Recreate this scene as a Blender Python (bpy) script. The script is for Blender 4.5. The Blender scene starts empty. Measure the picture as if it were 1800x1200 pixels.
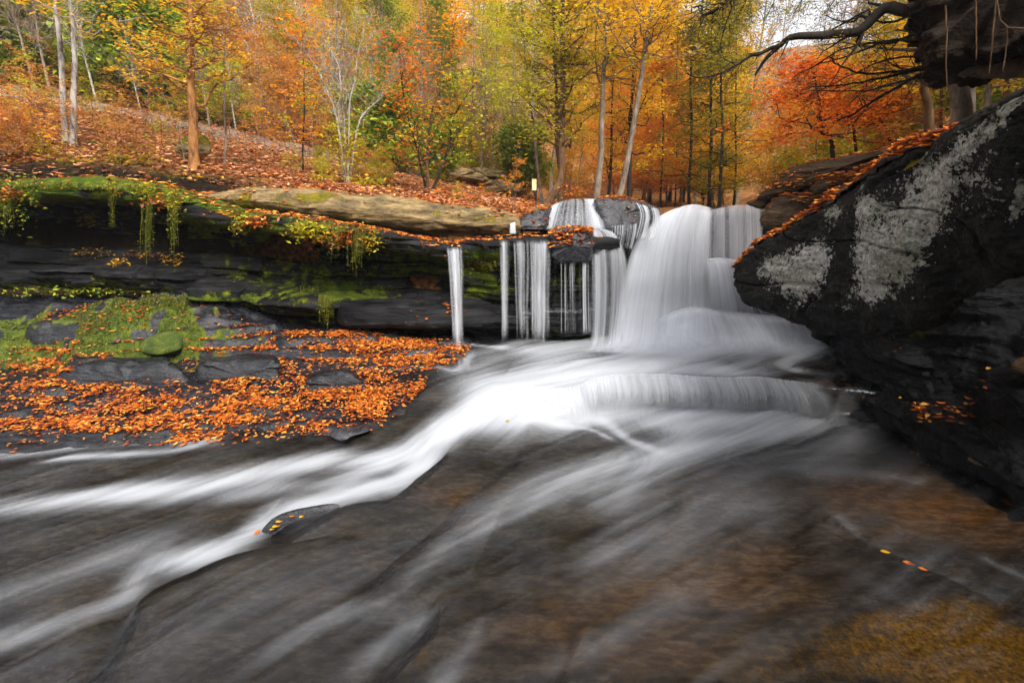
import bpy, math, random
import numpy as np
from mathutils import Vector
R = math.radians
rng = np.random.default_rng(7)
random.seed(7)
scene = bpy.context.scene
col = scene.collection

# ---------------------------------------------------------------- camera, sky, sun, exposure
F = 850.0                     # focal length in pixels of the 1800 px wide photograph
TH = math.atan(215 / F)       # the camera looks slightly down
ST, CT = math.sin(TH), math.cos(TH)
CZ = 2.0
cam = bpy.data.cameras.new('camera')
cam.sensor_width = 36.0
cam.lens = 36.0 * F / 1800.0
cam.clip_start = 0.05
cam.clip_end = 600.0
camo = bpy.data.objects.new('camera', cam)
camo.location = (0, 0, CZ)
camo.rotation_euler = (R(90) - TH, 0, 0)
col.objects.link(camo)
scene.camera = camo

SUN_EL = R(46)     # soft sun over the added shade bank behind the viewpoint
world = bpy.data.worlds.new("World")
scene.world = world
world.use_nodes = True
wn = world.node_tree
wn.nodes.clear()
sky = wn.nodes.new('ShaderNodeTexSky')
sky.sky_type = 'NISHITA'
sky.sun_disc = False
sky.sun_elevation = SUN_EL
sky.sun_rotation = R(155)
sky.air_density = 1.0
sky.dust_density = 4.0
hs = wn.nodes.new('ShaderNodeHueSaturation')
hs.inputs['Saturation'].default_value = 0.22
hs.inputs['Value'].default_value = 1.35
bg = wn.nodes.new('ShaderNodeBackground')
bg.inputs['Strength'].default_value = 0.15
wo = wn.nodes.new('ShaderNodeOutputWorld')
wn.links.new(sky.outputs[0], hs.inputs['Color'])
wn.links.new(hs.outputs[0], bg.inputs['Color'])
wn.links.new(bg.outputs[0], wo.inputs['Surface'])

sl = bpy.data.lights.new('sun', 'SUN')
sl.energy = 1.25
sl.angle = R(25)
sl.color = (1.0, 0.93, 0.83)
so = bpy.data.objects.new('sun', sl)
so.rotation_euler = (R(44), 0, R(25))
col.objects.link(so)

scene.view_settings.view_transform = 'Standard'
scene.view_settings.look = 'None'
scene.view_settings.exposure = 1.12
scene.view_settings.gamma = 1.0
scene.view_settings.use_curve_mapping = False
scene.cycles.transparent_max_bounces = 24
scene.cycles.max_bounces = 5
scene.cycles.diffuse_bounces = 3
scene.cycles.glossy_bounces = 2
scene.cycles.transmission_bounces = 3
scene.cycles.use_denoising = True
scene.cycles.sample_clamp_indirect = 6.0

# ---------------------------------------------------------------- geometry of the view (pixel + distance -> place)
def P(px, py, Y):
    u = (px - 900) / F; v = (600 - py) / F
    t = Y / (CT + v * ST)
    return np.array([u * t, Y, CZ + (v * CT - ST) * t])
def PZ(px, py, z):
    u = (px - 900) / F; v = (600 - py) / F
    t = (z - CZ) / (v * CT - ST)
    return np.array([u * t, (CT + v * ST) * t, z])
def proj(p):
    p = np.asarray(p); x, y, z = p[..., 0], p[..., 1], p[..., 2] - CZ
    d = y * CT - z * ST; up = y * ST + z * CT
    return 900 + F * x / d, 600 - F * up / d

# ---------------------------------------------------------------- noise
_pr = np.random.default_rng(11)
PERM = np.concatenate([_pr.permutation(512)] * 3)
GR = _pr.normal(size=(512, 3)); GR /= np.linalg.norm(GR, axis=1)[:, None]
def pn(p):
    p = np.asarray(p, dtype=np.float64)
    i = np.floor(p).astype(np.int64); f = p - i
    i &= 511
    w = f * f * f * (f * (f * 6 - 15) + 10)
    out = 0.0
    for a in (0, 1):
        for b in (0, 1):
            for c in (0, 1):
                h = PERM[PERM[PERM[(i[..., 0] + a) & 511] + ((i[..., 1] + b) & 511)] + ((i[..., 2] + c) & 511)]
                g = GR[h]
                d = g[..., 0] * (f[..., 0] - a) + g[..., 1] * (f[..., 1] - b) + g[..., 2] * (f[..., 2] - c)
                wx = w[..., 0] if a else 1 - w[..., 0]
                wy = w[..., 1] if b else 1 - w[..., 1]
                wz = w[..., 2] if c else 1 - w[..., 2]
                out = out + d * wx * wy * wz
    return out * 1.6
def fbm(p, o=4, gain=0.5, lac=2.03):
    s, a = 0.0, 1.0
    p = np.asarray(p, dtype=np.float64)
    for k in range(o):
        s = s + a * pn(p + 17.3 * k); p = p * lac; a *= gain
    return s
def xyz(x, y, z=0.0):
    return np.stack(np.broadcast_arrays(x, y, z), -1).astype(np.float64)
def sstep(a, b, x):
    t = np.clip((x - a) / (b - a), 0, 1); return t * t * (3 - 2 * t)

# ---------------------------------------------------------------- mesh helpers
def mk(name, V, Fq, mat=None, parent=None, attrs=None, uv=None, smooth=True):
    V = np.ascontiguousarray(V, dtype=np.float32).reshape(-1, 3)
    Fq = np.ascontiguousarray(Fq, dtype=np.int32)
    k = Fq.shape[1]
    me = bpy.data.meshes.new(name)
    me.vertices.add(len(V)); me.vertices.foreach_set('co', V.ravel())
    me.loops.add(Fq.size); me.loops.foreach_set('vertex_index', Fq.ravel())
    me.polygons.add(len(Fq))
    me.polygons.foreach_set('loop_start', np.arange(0, Fq.size, k, dtype=np.int32))
    me.polygons.foreach_set('loop_total', np.full(len(Fq), k, dtype=np.int32))
    me.update(calc_edges=True)
    if smooth:
        me.polygons.foreach_set('use_smooth', np.ones(len(Fq), dtype=bool))
    for kx, a in (attrs or {}).items():
        a = np.asarray(a, dtype=np.float32)
        if a.size == len(V):
            at = me.attributes.new(kx, 'FLOAT', 'POINT'); at.data.foreach_set('value', a.ravel())
        else:
            at = me.attributes.new(kx, 'FLOAT_VECTOR', 'POINT'); at.data.foreach_set('vector', a.ravel())
    me.validate()
    if mat is not None: me.materials.append(mat)
    o = bpy.data.objects.new(name, me); col.objects.link(o)
    if parent is not None: o.parent = parent
    return o
def gridf(nv, nu, closed_u=False, off=0):
    j = np.arange(nv - 1)[:, None]
    i = np.arange(nu if closed_u else nu - 1)[None, :]
    i2 = (i + 1) % nu
    a = j * nu + i; b = j * nu + i2; c = (j + 1) * nu + i2; d = (j + 1) * nu + i
    return np.stack(np.broadcast_arrays(a, b, c, d), -1).reshape(-1, 4) + off
def join(parts):
    Vs, Fs, As, n = [], [], {}, 0
    for V, Fq, A in parts:
        V = np.asarray(V).reshape(-1, 3)
        Vs.append(V); Fs.append(np.asarray(Fq) + n); n += len(V)
        for k, a in A.items(): As.setdefault(k, []).append(np.asarray(a).reshape(len(V), -1))
    return np.concatenate(Vs), np.concatenate(Fs), {k: np.concatenate(a).squeeze() for k, a in As.items()}
def cr(C, n, closed=False):
    """Catmull-Rom through the control points along axis 0, n samples."""
    C = np.asarray(C, dtype=np.float64); m = len(C)
    if closed:
        t = np.linspace(0, m, n, endpoint=False); i = np.floor(t).astype(int) % m
        idx = [(i - 1) % m, i, (i + 1) % m, (i + 2) % m]
    else:
        t = np.linspace(0, m - 1, n); i = np.minimum(np.floor(t).astype(int), m - 2)
        idx = [np.clip(i + k, 0, m - 1) for k in (-1, 0, 1, 2)]
    f = t - np.floor(t) if closed else t - i
    f = f.reshape((-1,) + (1,) * (C.ndim - 1))
    p0, p1, p2, p3 = (C[k] for k in idx)
    return 0.5 * ((2 * p1) + (-p0 + p2) * f + (2 * p0 - 5 * p1 + 4 * p2 - p3) * f ** 2 + (-p0 + 3 * p1 - 3 * p2 + p3) * f ** 3)
def loft(rows, nv, nu, closed_v=False, pix=True):
    """rows: list of rows of (px, py, Y); returns a grid (nv, nu, 3)."""
    C = np.array([[P(*c) if pix else c for c in r] for r in rows], dtype=np.float64)
    G = cr(C, nv, closed_v)
    return np.swapaxes(cr(np.swapaxes(G, 0, 1), nu), 0, 1)
def normals(G):
    du = np.gradient(G, axis=1); dv = np.gradient(G, axis=0)
    n = np.cross(du, dv); n /= np.linalg.norm(n, axis=-1, keepdims=True) + 1e-9
    return n
def tag(o, label=None, cat=None, group=None, kind=None):
    if label: o['label'] = label
    if cat: o['category'] = cat
    if group: o['group'] = group
    if kind: o['kind'] = kind
    return o
def empty(name, loc, label, cat, group=None):
    o = bpy.data.objects.new(name, None); col.objects.link(o); o.location = loc
    o.empty_display_size = 0.1
    return tag(o, label, cat, group)

# ---------------------------------------------------------------- material helpers
class NT:
    def __init__(s, name):
        s.m = bpy.data.materials.new(name); s.m.use_nodes = True
        s.t = s.m.node_tree; s.t.nodes.clear()
        s.out = s.t.nodes.new('ShaderNodeOutputMaterial')
    def n(s, typ, ins=None, **props):
        o = s.t.nodes.new('ShaderNode' + typ)
        for k, v in props.items(): setattr(o, k, v)
        for k, v in (ins or {}).items():
            sk = o.inputs[k]
            if isinstance(v, bpy.types.NodeSocket): s.t.links.new(v, sk)
            else:
                try: sk.default_value = v
                except TypeError: sk.default_value = tuple(v) + (1.0,)
        return o
    def math(s, op, a, b=0.0, c=0.0, clamp=False):
        o = s.n('Math', {0: a, 1: b, 2: c}, operation=op, use_clamp=clamp); return o.outputs[0]
    def attr(s, name): return s.n('Attribute', attribute_name=name).outputs['Fac']
    def pos(s): return s.n('TexCoord').outputs['Object']
    def map(s, v, scale=(1, 1, 1), rot=(0, 0, 0)):
        return s.n('Mapping', {'Vector': v, 'Scale': scale, 'Rotation': rot}).outputs[0]
    def noise(s, v, scale, detail=4, rough=0.55, dist=0.0):
        return s.n('TexNoise', {'Vector': v, 'Scale': scale, 'Detail': detail, 'Roughness': rough, 'Distortion': dist}).outputs['Fac']
    def ramp(s, f, stops, interp='LINEAR'):
        r = s.n('ValToRGB', {'Fac': f}); e = r.color_ramp.elements; r.color_ramp.interpolation = interp
        while len(e) < len(stops): e.new(0.5)
        for q, (p, c) in zip(e, stops):
            q.position = p; q.color = tuple(c) + (1.0,) if hasattr(c, '__len__') else (c, c, c, 1.0)
        return r.outputs[0]
    def rng(s, f, a, b, c=0.0, d=1.0, smooth=True):
        return s.n('MapRange', {'Value': f, 'From Min': a, 'From Max': b, 'To Min': c, 'To Max': d},
                   interpolation_type='SMOOTHSTEP' if smooth else 'LINEAR').outputs[0]
    def mix(s, f, a, b):
        o = s.n('Mix', data_type='RGBA')
        for k, v in ((0, f), (6, a), (7, b)):
            if isinstance(v, bpy.types.NodeSocket): s.t.links.new(v, o.inputs[k])
            elif k == 0: o.inputs[0].default_value = v
            else: o.inputs[k].default_value = tuple(v) + (1.0,)
        return o.outputs[2]
    def bump(s, h, strength=0.5, dist=0.02, normal=None):
        i = {'Height': h, 'Strength': strength, 'Distance': dist}
        if normal is not None: i['Normal'] = normal
        return s.n('Bump', i).outputs[0]
    def surf(s, sh):
        s.t.links.new(sh, s.out.inputs['Surface']); return s.m
    def pbsdf(s, colr, rough=0.6, normal=None, spec=0.5, **k):
        i = {'Base Color': colr, 'Roughness': rough, 'Specular IOR Level': spec}
        if normal is not None: i['Normal'] = normal
        for q, v in k.items(): i[q.replace('_', ' ')] = v
        return s.n('BsdfPrincipled', i).outputs[0]

def rock_mat(name, c0, c1, c2, rough=(0.25, 0.6), spec=0.5, bump=0.6, stretch=(1, 1, 3.5), scale=1.0,
             moss=None, lichen=False, fine=1.0):
    """dark layered rock; moss, lichen and yellow algae where the surface carries them"""
    m = NT(name); p = m.pos()
    ps = m.map(p, stretch)
    n1 = m.noise(ps, 2.2 * scale, 6, 0.6, 0.4)
    n2 = m.noise(ps, 11 * scale, 6, 0.65)
    n3 = m.noise(p, 55 * scale * fine, 4, 0.6)
    f = m.math('ADD', m.math('MULTIPLY', n1, 0.6), m.math('MULTIPLY', n2, 0.4))
    c = m.ramp(f, [(0.34, c0), (0.5, c1), (0.68, c2)])
    rg = m.rng(n2, 0.35, 0.7, rough[0], rough[1])
    h = m.math('ADD', m.math('MULTIPLY', n2, 0.7), m.math('MULTIPLY', n3, 0.3))
    nrm = m.bump(h, bump, 0.03)
    if lichen:
        env = m.attr('lichen')
        w = m.n('TexNoise', {'Vector': p, 'Scale': 9.0, 'Detail': 3})
        pw = m.n('VectorMath', {0: p, 1: m.n('VectorMath', {0: w.outputs['Color'], 1: (0.05, 0.05, 0.05)}, operation='MULTIPLY').outputs[0]}, operation='ADD').outputs[0]
        ms, edges = None, None
        for sc, k in ((13, 0.9), (30, 0.95), (70, 0.85)):
            v = m.n('TexVoronoi', {'Vector': pw, 'Scale': float(sc), 'Randomness': 1.0})
            rnd = m.n('SeparateColor', {'Color': v.outputs['Color']}).outputs[0]
            lim = m.math('MULTIPLY', m.math('ADD', m.math('MULTIPLY', env, 1.25), m.math('MULTIPLY', rnd, 0.55)), k)
            lim = m.math('SUBTRACT', m.math('ADD', lim, m.math('MULTIPLY', m.math('SUBTRACT', m.noise(p, 5.5, 3, 0.6), 0.5), 1.1)), 0.44)
            lim = m.math('ADD', lim, m.math('MULTIPLY', m.math('SUBTRACT', n3, 0.5), 0.35))
            b = m.rng(m.math('SUBTRACT', lim, v.outputs['Distance']), 0.0, 0.06)
            ms = b if ms is None else m.math('MAXIMUM', ms, b)
            e = m.math('MULTIPLY', b, m.rng(v.outputs['Distance'], 0.1, 0.7, 0.6, 1.0))
            edges = e if edges is None else m.math('MAXIMUM', edges, e)
        ms = m.math('MULTIPLY', ms, m.rng(env, 0.02, 0.12))
        ms = m.math('MULTIPLY', ms, m.rng(m.math('ADD', m.math('ADD', m.math('MULTIPLY', m.noise(p, 21, 4, 0.7), .6), m.math('MULTIPLY', m.noise(p, 75, 4, 0.7), .4)), m.math('MULTIPLY', env, 0.1)), 0.5, 0.545))
        lc = m.ramp(m.noise(p, 38, 6, 0.75), [(0.33, (0.1, 0.095, 0.085)), (0.44, (0.42, 0.4, 0.36)), (0.6, (0.72, 0.69, 0.62)), (0.75, (0.8, 0.77, 0.7))])
        lc2 = m.mix(m.rng(m.noise(p, 3.0, 3), 0.42, 0.6), lc, m.mix(1.0, (0, 0, 0), m.n('Mix', {0: 1.0, 6: lc, 7: (0.72, 0.76, 0.68, 1)}, data_type='RGBA', blend_type='MULTIPLY').outputs[2]))
        c = m.mix(ms, c, lc2)
        rg = m.mix(ms, rg, (0.9, 0.9, 0.9))
        hh = m.math('ADD', m.math('MULTIPLY', edges, 0.8), m.math('MULTIPLY', m.noise(p, 70, 5, 0.7), m.math('MULTIPLY', ms, 0.9)))
        nrm = m.bump(hh, 0.75, 0.018, nrm)
    if moss:
        mk_ = m.attr('moss')
        mn = m.noise(p, 9, 5, 0.65); mf = m.noise(p, 70, 4, 0.7)
        k = m.rng(m.math('ADD', mk_, m.math('MULTIPLY', m.math('SUBTRACT', m.math('ADD', mn, m.math('MULTIPLY', mf, 0.5)), 0.75), 1.1)), 0.38, 0.6)
        mc = m.ramp(m.math('ADD', m.math('MULTIPLY', mn, 0.5), m.math('MULTIPLY', mf, 0.5)),
                    [(0.3, moss[0]), (0.5, moss[1]), (0.66, moss[2])])
        c = m.mix(k, c, mc)
        rg = m.mix(k, rg, (0.95, 0.95, 0.95))
        nrm = m.bump(m.math('MULTIPLY', m.noise(p, 90, 4, 0.8), k), 0.9, 0.03, nrm)
    return m.surf(m.pbsdf(c, rg, nrm, spec))

MOSS = ((0.015, 0.03, 0.004), (0.075, 0.12, 0.01), (0.3, 0.29, 0.02))
MOSSY = ((0.05, 0.05, 0.006), (0.2, 0.17, 0.015), (0.42, 0.3, 0.03))
M = {}
M['cliff'] = rock_mat('cliff_rock', (0.002, 0.002, 0.0025), (0.009, 0.009, 0.010), (0.036, 0.035, 0.036), (0.4, 0.75), 0.13, 0.7, (0.6, 0.6, 5), 1.0, MOSS)
M['shelf'] = rock_mat('shelf_rock', (0.005, 0.005, 0.006), (0.012, 0.0125, 0.015), (0.036, 0.04, 0.05), (0.1, 0.35), 0.5, 0.8, (0.7, 1.6, 4), 1.0, MOSS)
M['slab'] = rock_mat('slab_rock', (0.03, 0.026, 0.022), (0.2, 0.14, 0.065), (0.46, 0.32, 0.14), (0.6, 0.9), 0.12, 0.9, (0.9, 1, 4), 1.6, MOSSY)
M['wet'] = rock_mat('wet_rock', (0.006, 0.006, 0.007), (0.03, 0.03, 0.034), (0.1, 0.1, 0.12), (0.15, 0.4), 0.6, 0.7, (1, 1, 2.2), 1.4, MOSSY)
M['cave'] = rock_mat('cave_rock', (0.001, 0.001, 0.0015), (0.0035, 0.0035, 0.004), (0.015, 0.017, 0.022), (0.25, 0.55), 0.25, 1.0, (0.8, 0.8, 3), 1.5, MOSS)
M['boulder'] = rock_mat('boulder_rock', (0.003, 0.003, 0.003), (0.010, 0.009, 0.008), (0.036, 0.031, 0.026), (0.5, 0.8), 0.2, 1.3, (1, 1, 2.0), 1.6, MOSSY, True)
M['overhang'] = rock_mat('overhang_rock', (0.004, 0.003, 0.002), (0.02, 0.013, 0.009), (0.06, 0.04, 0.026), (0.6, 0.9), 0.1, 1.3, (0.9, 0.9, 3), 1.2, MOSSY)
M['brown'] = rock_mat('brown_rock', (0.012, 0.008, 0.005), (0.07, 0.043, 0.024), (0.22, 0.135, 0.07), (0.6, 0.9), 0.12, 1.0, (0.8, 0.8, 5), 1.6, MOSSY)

def leaf_mat(name, stops, trans=0.45, rough=0.6):
    m = NT(name)
    c = m.ramp(m.attr('rnd'), stops)
    d = m.n('BsdfDiffuse', {'Color': c, 'Roughness': rough}).outputs[0]
    t = m.n('BsdfTranslucent', {'Color': c}).outputs[0]
    a = m.n('MixShader', {0: trans, 1: d, 2: t}).outputs[0]
    g = m.n('BsdfGlossy', {'Color': (1, 1, 1, 1), 'Roughness': 0.45}).outputs[0]
    return m.surf(m.n('MixShader', {0: 0.03, 1: a, 2: g}).outputs[0])
L = {
 'litter': leaf_mat('leaf_litter', [(0, (0.06, 0.018, 0.01)), (0.3, (0.3, 0.06, 0.015)), (0.55, (0.7, 0.15, 0.018)), (0.85, (0.88, 0.3, 0.03)), (1, (0.92, 0.55, 0.1))], 0.2),
 'bank': leaf_mat('bank_litter', [(0, (0.14, 0.05, 0.03)), (0.3, (0.42, 0.15, 0.06)), (0.6, (0.75, 0.34, 0.15)), (0.85, (0.88, 0.55, 0.3)), (1, (0.9, 0.75, 0.55))], 0.15),
 'yellow': leaf_mat('yellow_leaf', [(0, (0.45, 0.28, 0.02)), (0.35, (0.85, 0.5, 0.02)), (0.75, (0.95, 0.62, 0.03)), (1, (0.92, 0.36, 0.02))]),
 'orange': leaf_mat('orange_leaf', [(0, (0.45, 0.14, 0.015)), (0.4, (0.85, 0.3, 0.015)), (0.75, (0.93, 0.42, 0.02)), (1, (0.9, 0.6, 0.05))]),
 'red': leaf_mat('red_leaf', [(0, (0.35, 0.05, 0.012)), (0.4, (0.78, 0.16, 0.015)), (0.8, (0.88, 0.3, 0.02)), (1, (0.9, 0.45, 0.03))]),
 'lime': leaf_mat('lime_leaf', [(0, (0.16, 0.2, 0.012)), (0.4, (0.45, 0.46, 0.02)), (0.75, (0.75, 0.62, 0.03)), (1, (0.9, 0.55, 0.03))]),
 'green': leaf_mat('green_leaf', [(0, (0.06, 0.1, 0.015)), (0.45, (0.22, 0.3, 0.025)), (0.8, (0.45, 0.48, 0.03)), (1, (0.6, 0.5, 0.04))], 0.3),
 'rust': leaf_mat('rust_leaf', [(0, (0.2, 0.08, 0.02)), (0.4, (0.5, 0.2, 0.04)), (0.8, (0.75, 0.34, 0.05)), (1, (0.85, 0.5, 0.08))]),
 'olive': leaf_mat('olive_leaf', [(0, (0.07, 0.08, 0.01)), (0.4, (0.26, 0.24, 0.015)), (0.8, (0.5, 0.38, 0.02)), (1, (0.75, 0.4, 0.02))]),
 'mossdark': leaf_mat('moss_blade', [(0, (0.02, 0.035, 0.005)), (0.5, (0.085, 0.12, 0.01)), (0.8, (0.22, 0.22, 0.015)), (1, (0.45, 0.3, 0.02))], 0.3),
 'moss': leaf_mat('moss_strand', [(0, (0.05, 0.07, 0.006)), (0.5, (0.18, 0.21, 0.012)), (0.8, (0.42, 0.36, 0.02)), (1, (0.6, 0.36, 0.03))], 0.3),
}
def bark_mat(name, c0, c1, sc=1.0):
    m = NT(name); p = m.map(m.pos(), (1, 1, 0.3))
    a = m.noise(p, 22 * sc, 5, 0.65); b = m.noise(m.pos(), 5 * sc, 3)
    c = m.ramp(m.math('ADD', m.math('MULTIPLY', a, 0.6), m.math('MULTIPLY', b, 0.4)), [(0.38, c0), (0.6, c1)])
    return m.surf(m.pbsdf(c, 0.85, m.bump(a, 0.8, 0.02), 0.2))
B = {
 'brown': bark_mat('brown_bark', (0.05, 0.028, 0.014), (0.2, 0.115, 0.055)),
 'orange': bark_mat('orange_bark', (0.11, 0.05, 0.02), (0.42, 0.19, 0.06)),
 'pale': bark_mat('pale_bark', (0.13, 0.115, 0.095), (0.52, 0.48, 0.41)),
 'birch': bark_mat('birch_bark', (0.09, 0.07, 0.055), (0.55, 0.52, 0.47), 0.6),
 'dark': bark_mat('dark_bark', (0.012, 0.009, 0.007), (0.05, 0.038, 0.028)),
 'grey': bark_mat('grey_bark', (0.1, 0.075, 0.055), (0.3, 0.24, 0.18)),
}
# ---------------------------------------------------------------- stream: levels of the water and of the rock beneath
def rbf(ctrl, lam=1e-3):
    q = np.array([PZ(*c) for c in ctrl]); xy, z = q[:, :2], q[:, 2]
    n = len(xy)
    d = np.linalg.norm(xy[:, None] - xy[None], axis=-1)
    K = np.where(d > 0, d * d * np.log(d + 1e-12), 0) + lam * np.eye(n)
    Q = np.c_[np.ones(n), xy]
    A = np.zeros((n + 3, n + 3)); A[:n, :n] = K; A[:n, n:] = Q; A[n:, :n] = Q.T
    w = np.linalg.solve(A, np.r_[z, 0, 0, 0])
    lo, hi = z.min() - .1, z.max() + .1
    def f(x, y):
        sh = x.shape; p = np.c_[x.ravel(), y.ravel()]; out = np.empty(len(p))
        for s in range(0, len(p), 60000):
            c = p[s:s + 60000]
            r2 = ((c[:, None] - xy[None]) ** 2).sum(-1)
            out[s:s + 60000] = (0.5 * r2 * np.log(r2 + 1e-12)) @ w[:n] + w[n] + c @ w[n + 1:]
        return np.clip(out, lo, hi).reshape(sh)
    return f
_low = rbf([(1440, 717, 0), (1200, 713, 0), (1000, 705, .02), (850, 700, .08), (1570, 740, .02), (1700, 820, .02),
            (1850, 900, .02), (1850, 1250, 0), (1450, 1000, 0), (1400, 1250, -.03), (1200, 850, 0), (1000, 780, 0),
            (900, 800, -.02), (1100, 1000, -.04), (900, 1000, -.06), (820, 1250, -.1), (750, 760, -.02), (650, 850, -.1),
            (400, 860, -.15), (-60, 880, -.2), (-60, 800, -.14), (300, 800, -.12), (300, 960, -.22), (-60, 1000, -.28),
            (500, 1000, -.12), (300, 1100, -.2), (-60, 1250, -.42), (500, 1250, -.18)], 0.02)
CREST = np.array([PZ(x, y, .30) for x, y in ((700, 640), (850, 668), (930, 690), (1000, 684), (1060, 667), (1130, 660), (1200, 661), (1280, 668), (1350, 668), (1440, 676), (1600, 690), (1900, 700))])
def yc(x): return np.interp(x, CREST[:, 0], CREST[:, 1])
STEPS = [  # pixel polylines of rock lips; the far (left) side lies lower
    ([(800, 782), (770, 805), (735, 830), (690, 862), (640, 868), (600, 875), (555, 888), (500, 903), (478, 920), (452, 955)], -.03, .13, .45),
    ([(640, 925), (560, 945), (440, 960), (340, 980), (262, 1003), (238, 1025), (228, 1048), (190, 1110), (120, 1190)], -.1, .12, .5),
    ([(985, 778), (940, 790), (905, 812), (850, 850), (790, 905), (720, 955), (650, 1010), (590, 1060)], -.03, .10, .35),
    ([(800, 1020), (778, 1050), (765, 1090), (720, 1130), (680, 1170), (640, 1230)], -.06, .07, .22),
    ([(1440, 895), (1465, 920), (1530, 960), (1620, 1000), (1710, 1050), (1830, 1120)][::-1], 0.0, .045, .25),
]
def polyd(x, y, Q):
    """distance, signed side (+ = far/left side going along), parameter 0..1"""
    best = np.full(x.shape, 1e9); side = np.zeros(x.shape); par = np.zeros(x.shape)
    L_ = np.r_[0, np.cumsum(np.linalg.norm(np.diff(Q[:, :2], axis=0), axis=1))]
    for i in range(len(Q) - 1):
        a, b = Q[i, :2], Q[i + 1, :2]; ab = b - a; l2 = ab @ ab
        t = np.clip(((x - a[0]) * ab[0] + (y - a[1]) * ab[1]) / l2, 0, 1)
        dx, dy = x - (a[0] + t * ab[0]), y - (a[1] + t * ab[1])
        d = np.hypot(dx, dy); cz = ab[0] * dy - ab[1] * dx
        k = d < best
        best = np.where(k, d, best); side = np.where(k, np.sign(cz), side)
        par = np.where(k, (L_[i] + t * (L_[i + 1] - L_[i])) / L_[-1], par)
    return best, side, par
_steps = []
for pl, z0, h, Ld in STEPS:
    _steps.append((cr(np.array([PZ(px, py, z0) for px, py in pl]), 40), h, Ld))
def step_sum(x, y):
    out = np.zeros(x.shape)
    for Q, h, Ld in _steps:
        near = (np.abs(x - Q[:, 0].mean()) < np.ptp(Q[:, 0]) / 2 + 7 * Ld) & (np.abs(y - Q[:, 1].mean()) < np.ptp(Q[:, 1]) / 2 + 7 * Ld)
        if not near.any(): continue
        xs, ys = x[near], y[near]
        d, s, t = polyd(xs, ys, Q)
        d = d + 0.012 * pn(xyz(xs * 5, ys * 5)) * (s < 0)
        s = -s   # travelling right-to-left, the far side is on the right hand
        ch = Q[-1, :2] - Q[0, :2]; t = ((xs - Q[0, 0]) * ch[0] + (ys - Q[0, 1]) * ch[1]) / (ch @ ch)
        amp = sstep(0, .22, t) * sstep(1, .75, t)
        low = np.where(s > 0, sstep(0, .07 + h * .5, d) * np.exp(-np.maximum(d - .05, 0) / Ld), 0)
        lip = np.where(s <= 0, 1, 1 - sstep(0, .03, d)) * np.exp(-(d / .2) ** 2) * .10     # water swells a little over the lip
        out[near] += amp * h * (-low + lip)
    return out
def HW(x, y):
    x, y = np.broadcast_arrays(np.asarray(x, float), np.asarray(y, float))
    z = _low(x, y)
    u = x / np.maximum(y, .1)
    w = np.interp(u, [-.15, .02, .13, .2, .35], [1.3, .8, .45, .2, .12])
    d = y - yc(x)
    plat = .30 + .07 * sstep(0, 1.6, d) + .03 * fbm(xyz(x * .9, y * 1.6, 3), 2) * sstep(.15, .8, d)
    z = z + (plat - z) * sstep(-w, .02, d)
    z = z + step_sum(x, y)
    boil = sstep(4.9, 4.4, y) * 0 + np.exp(-((y - yc(x) + .45) / .3) ** 2) * sstep(.05, .2, u)
    z = z + .035 * boil * (1 + pn(xyz(x * 2.5, y * 2.5, 9)))
    z = z + .016 * fbm(xyz(x * 1.1 + y * .5, y * 1.6 - x * .4, 1), 3)
    return z
def hit(px, py, z=0.0):
    """where the line of sight through a pixel of the photo meets the water"""
    for _ in range(12):
        q = PZ(px, py, z); z = 0.5 * z + 0.5 * float(HW(q[0], q[1]))
    return PZ(px, py, z)

# shelf of leaf-strewn rock on the left, as height above the water level
SH = [(-500, 700, .3), (-400, 810, -.12), (-20, 800, -.12), (200, 785, -.08), (380, 768, -.03), (560, 757, 0), (680, 742, .02), (745, 700, .12), (800, 660, .22),
      (830, 625, .36), (-400, 690, .3), (0, 700, .17), (0, 752, .02), (300, 740, .03), (300, 690, .15), (480, 700, .13), (600, 690, .14), (680, 690, .12), (600, 640, .3), (480, 655, .2),
      (700, 640, .33), (300, 655, .2), (300, 628, .33), (100, 640, .34), (100, 612, .45), (500, 605, .48), (640, 588, .52), (770, 588, .48), (800, 605, .42),
      (-400, 600, .6), (0, 600, .52), (150, 585, .66), (0, 540, .86), (150, 530, .94), (300, 540, .9), (330, 590, .58), (430, 575, .62), (520, 570, .6), (600, 570, .58), (900, 590, .3), (1000, 590, .25), (-400, 500, 1.0), (0, 515, 1.0), (250, 515, 1.0), (-1200, 520, 1.0), (-1200, 760, .2)]
_shelf = rbf(SH, 0.003)
SHORE = np.array([PZ(px, py, z)[:2] for px, py, z in ((-1500, 860, -.15), (-500, 820, -.12), (0, 792, -.1), (200, 782, -.08), (380, 768, -.03), (560, 757, 0), (690, 742, .02), (750, 706, .1), (790, 660, .2), (822, 625, .35), (838, 598, .4), (842, 570, .4))])
def shelf_mask(x, y):
    """1 on the shelf, 0 in the water, soft over about 25 cm"""
    d = y - np.interp(x, SHORE[:, 0], SHORE[:, 1])
    xr = np.interp(y, SHORE[6:, 1], SHORE[6:, 0])
    return sstep(-.22, .12, d) * sstep(.08, -.2, x - xr)
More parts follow.
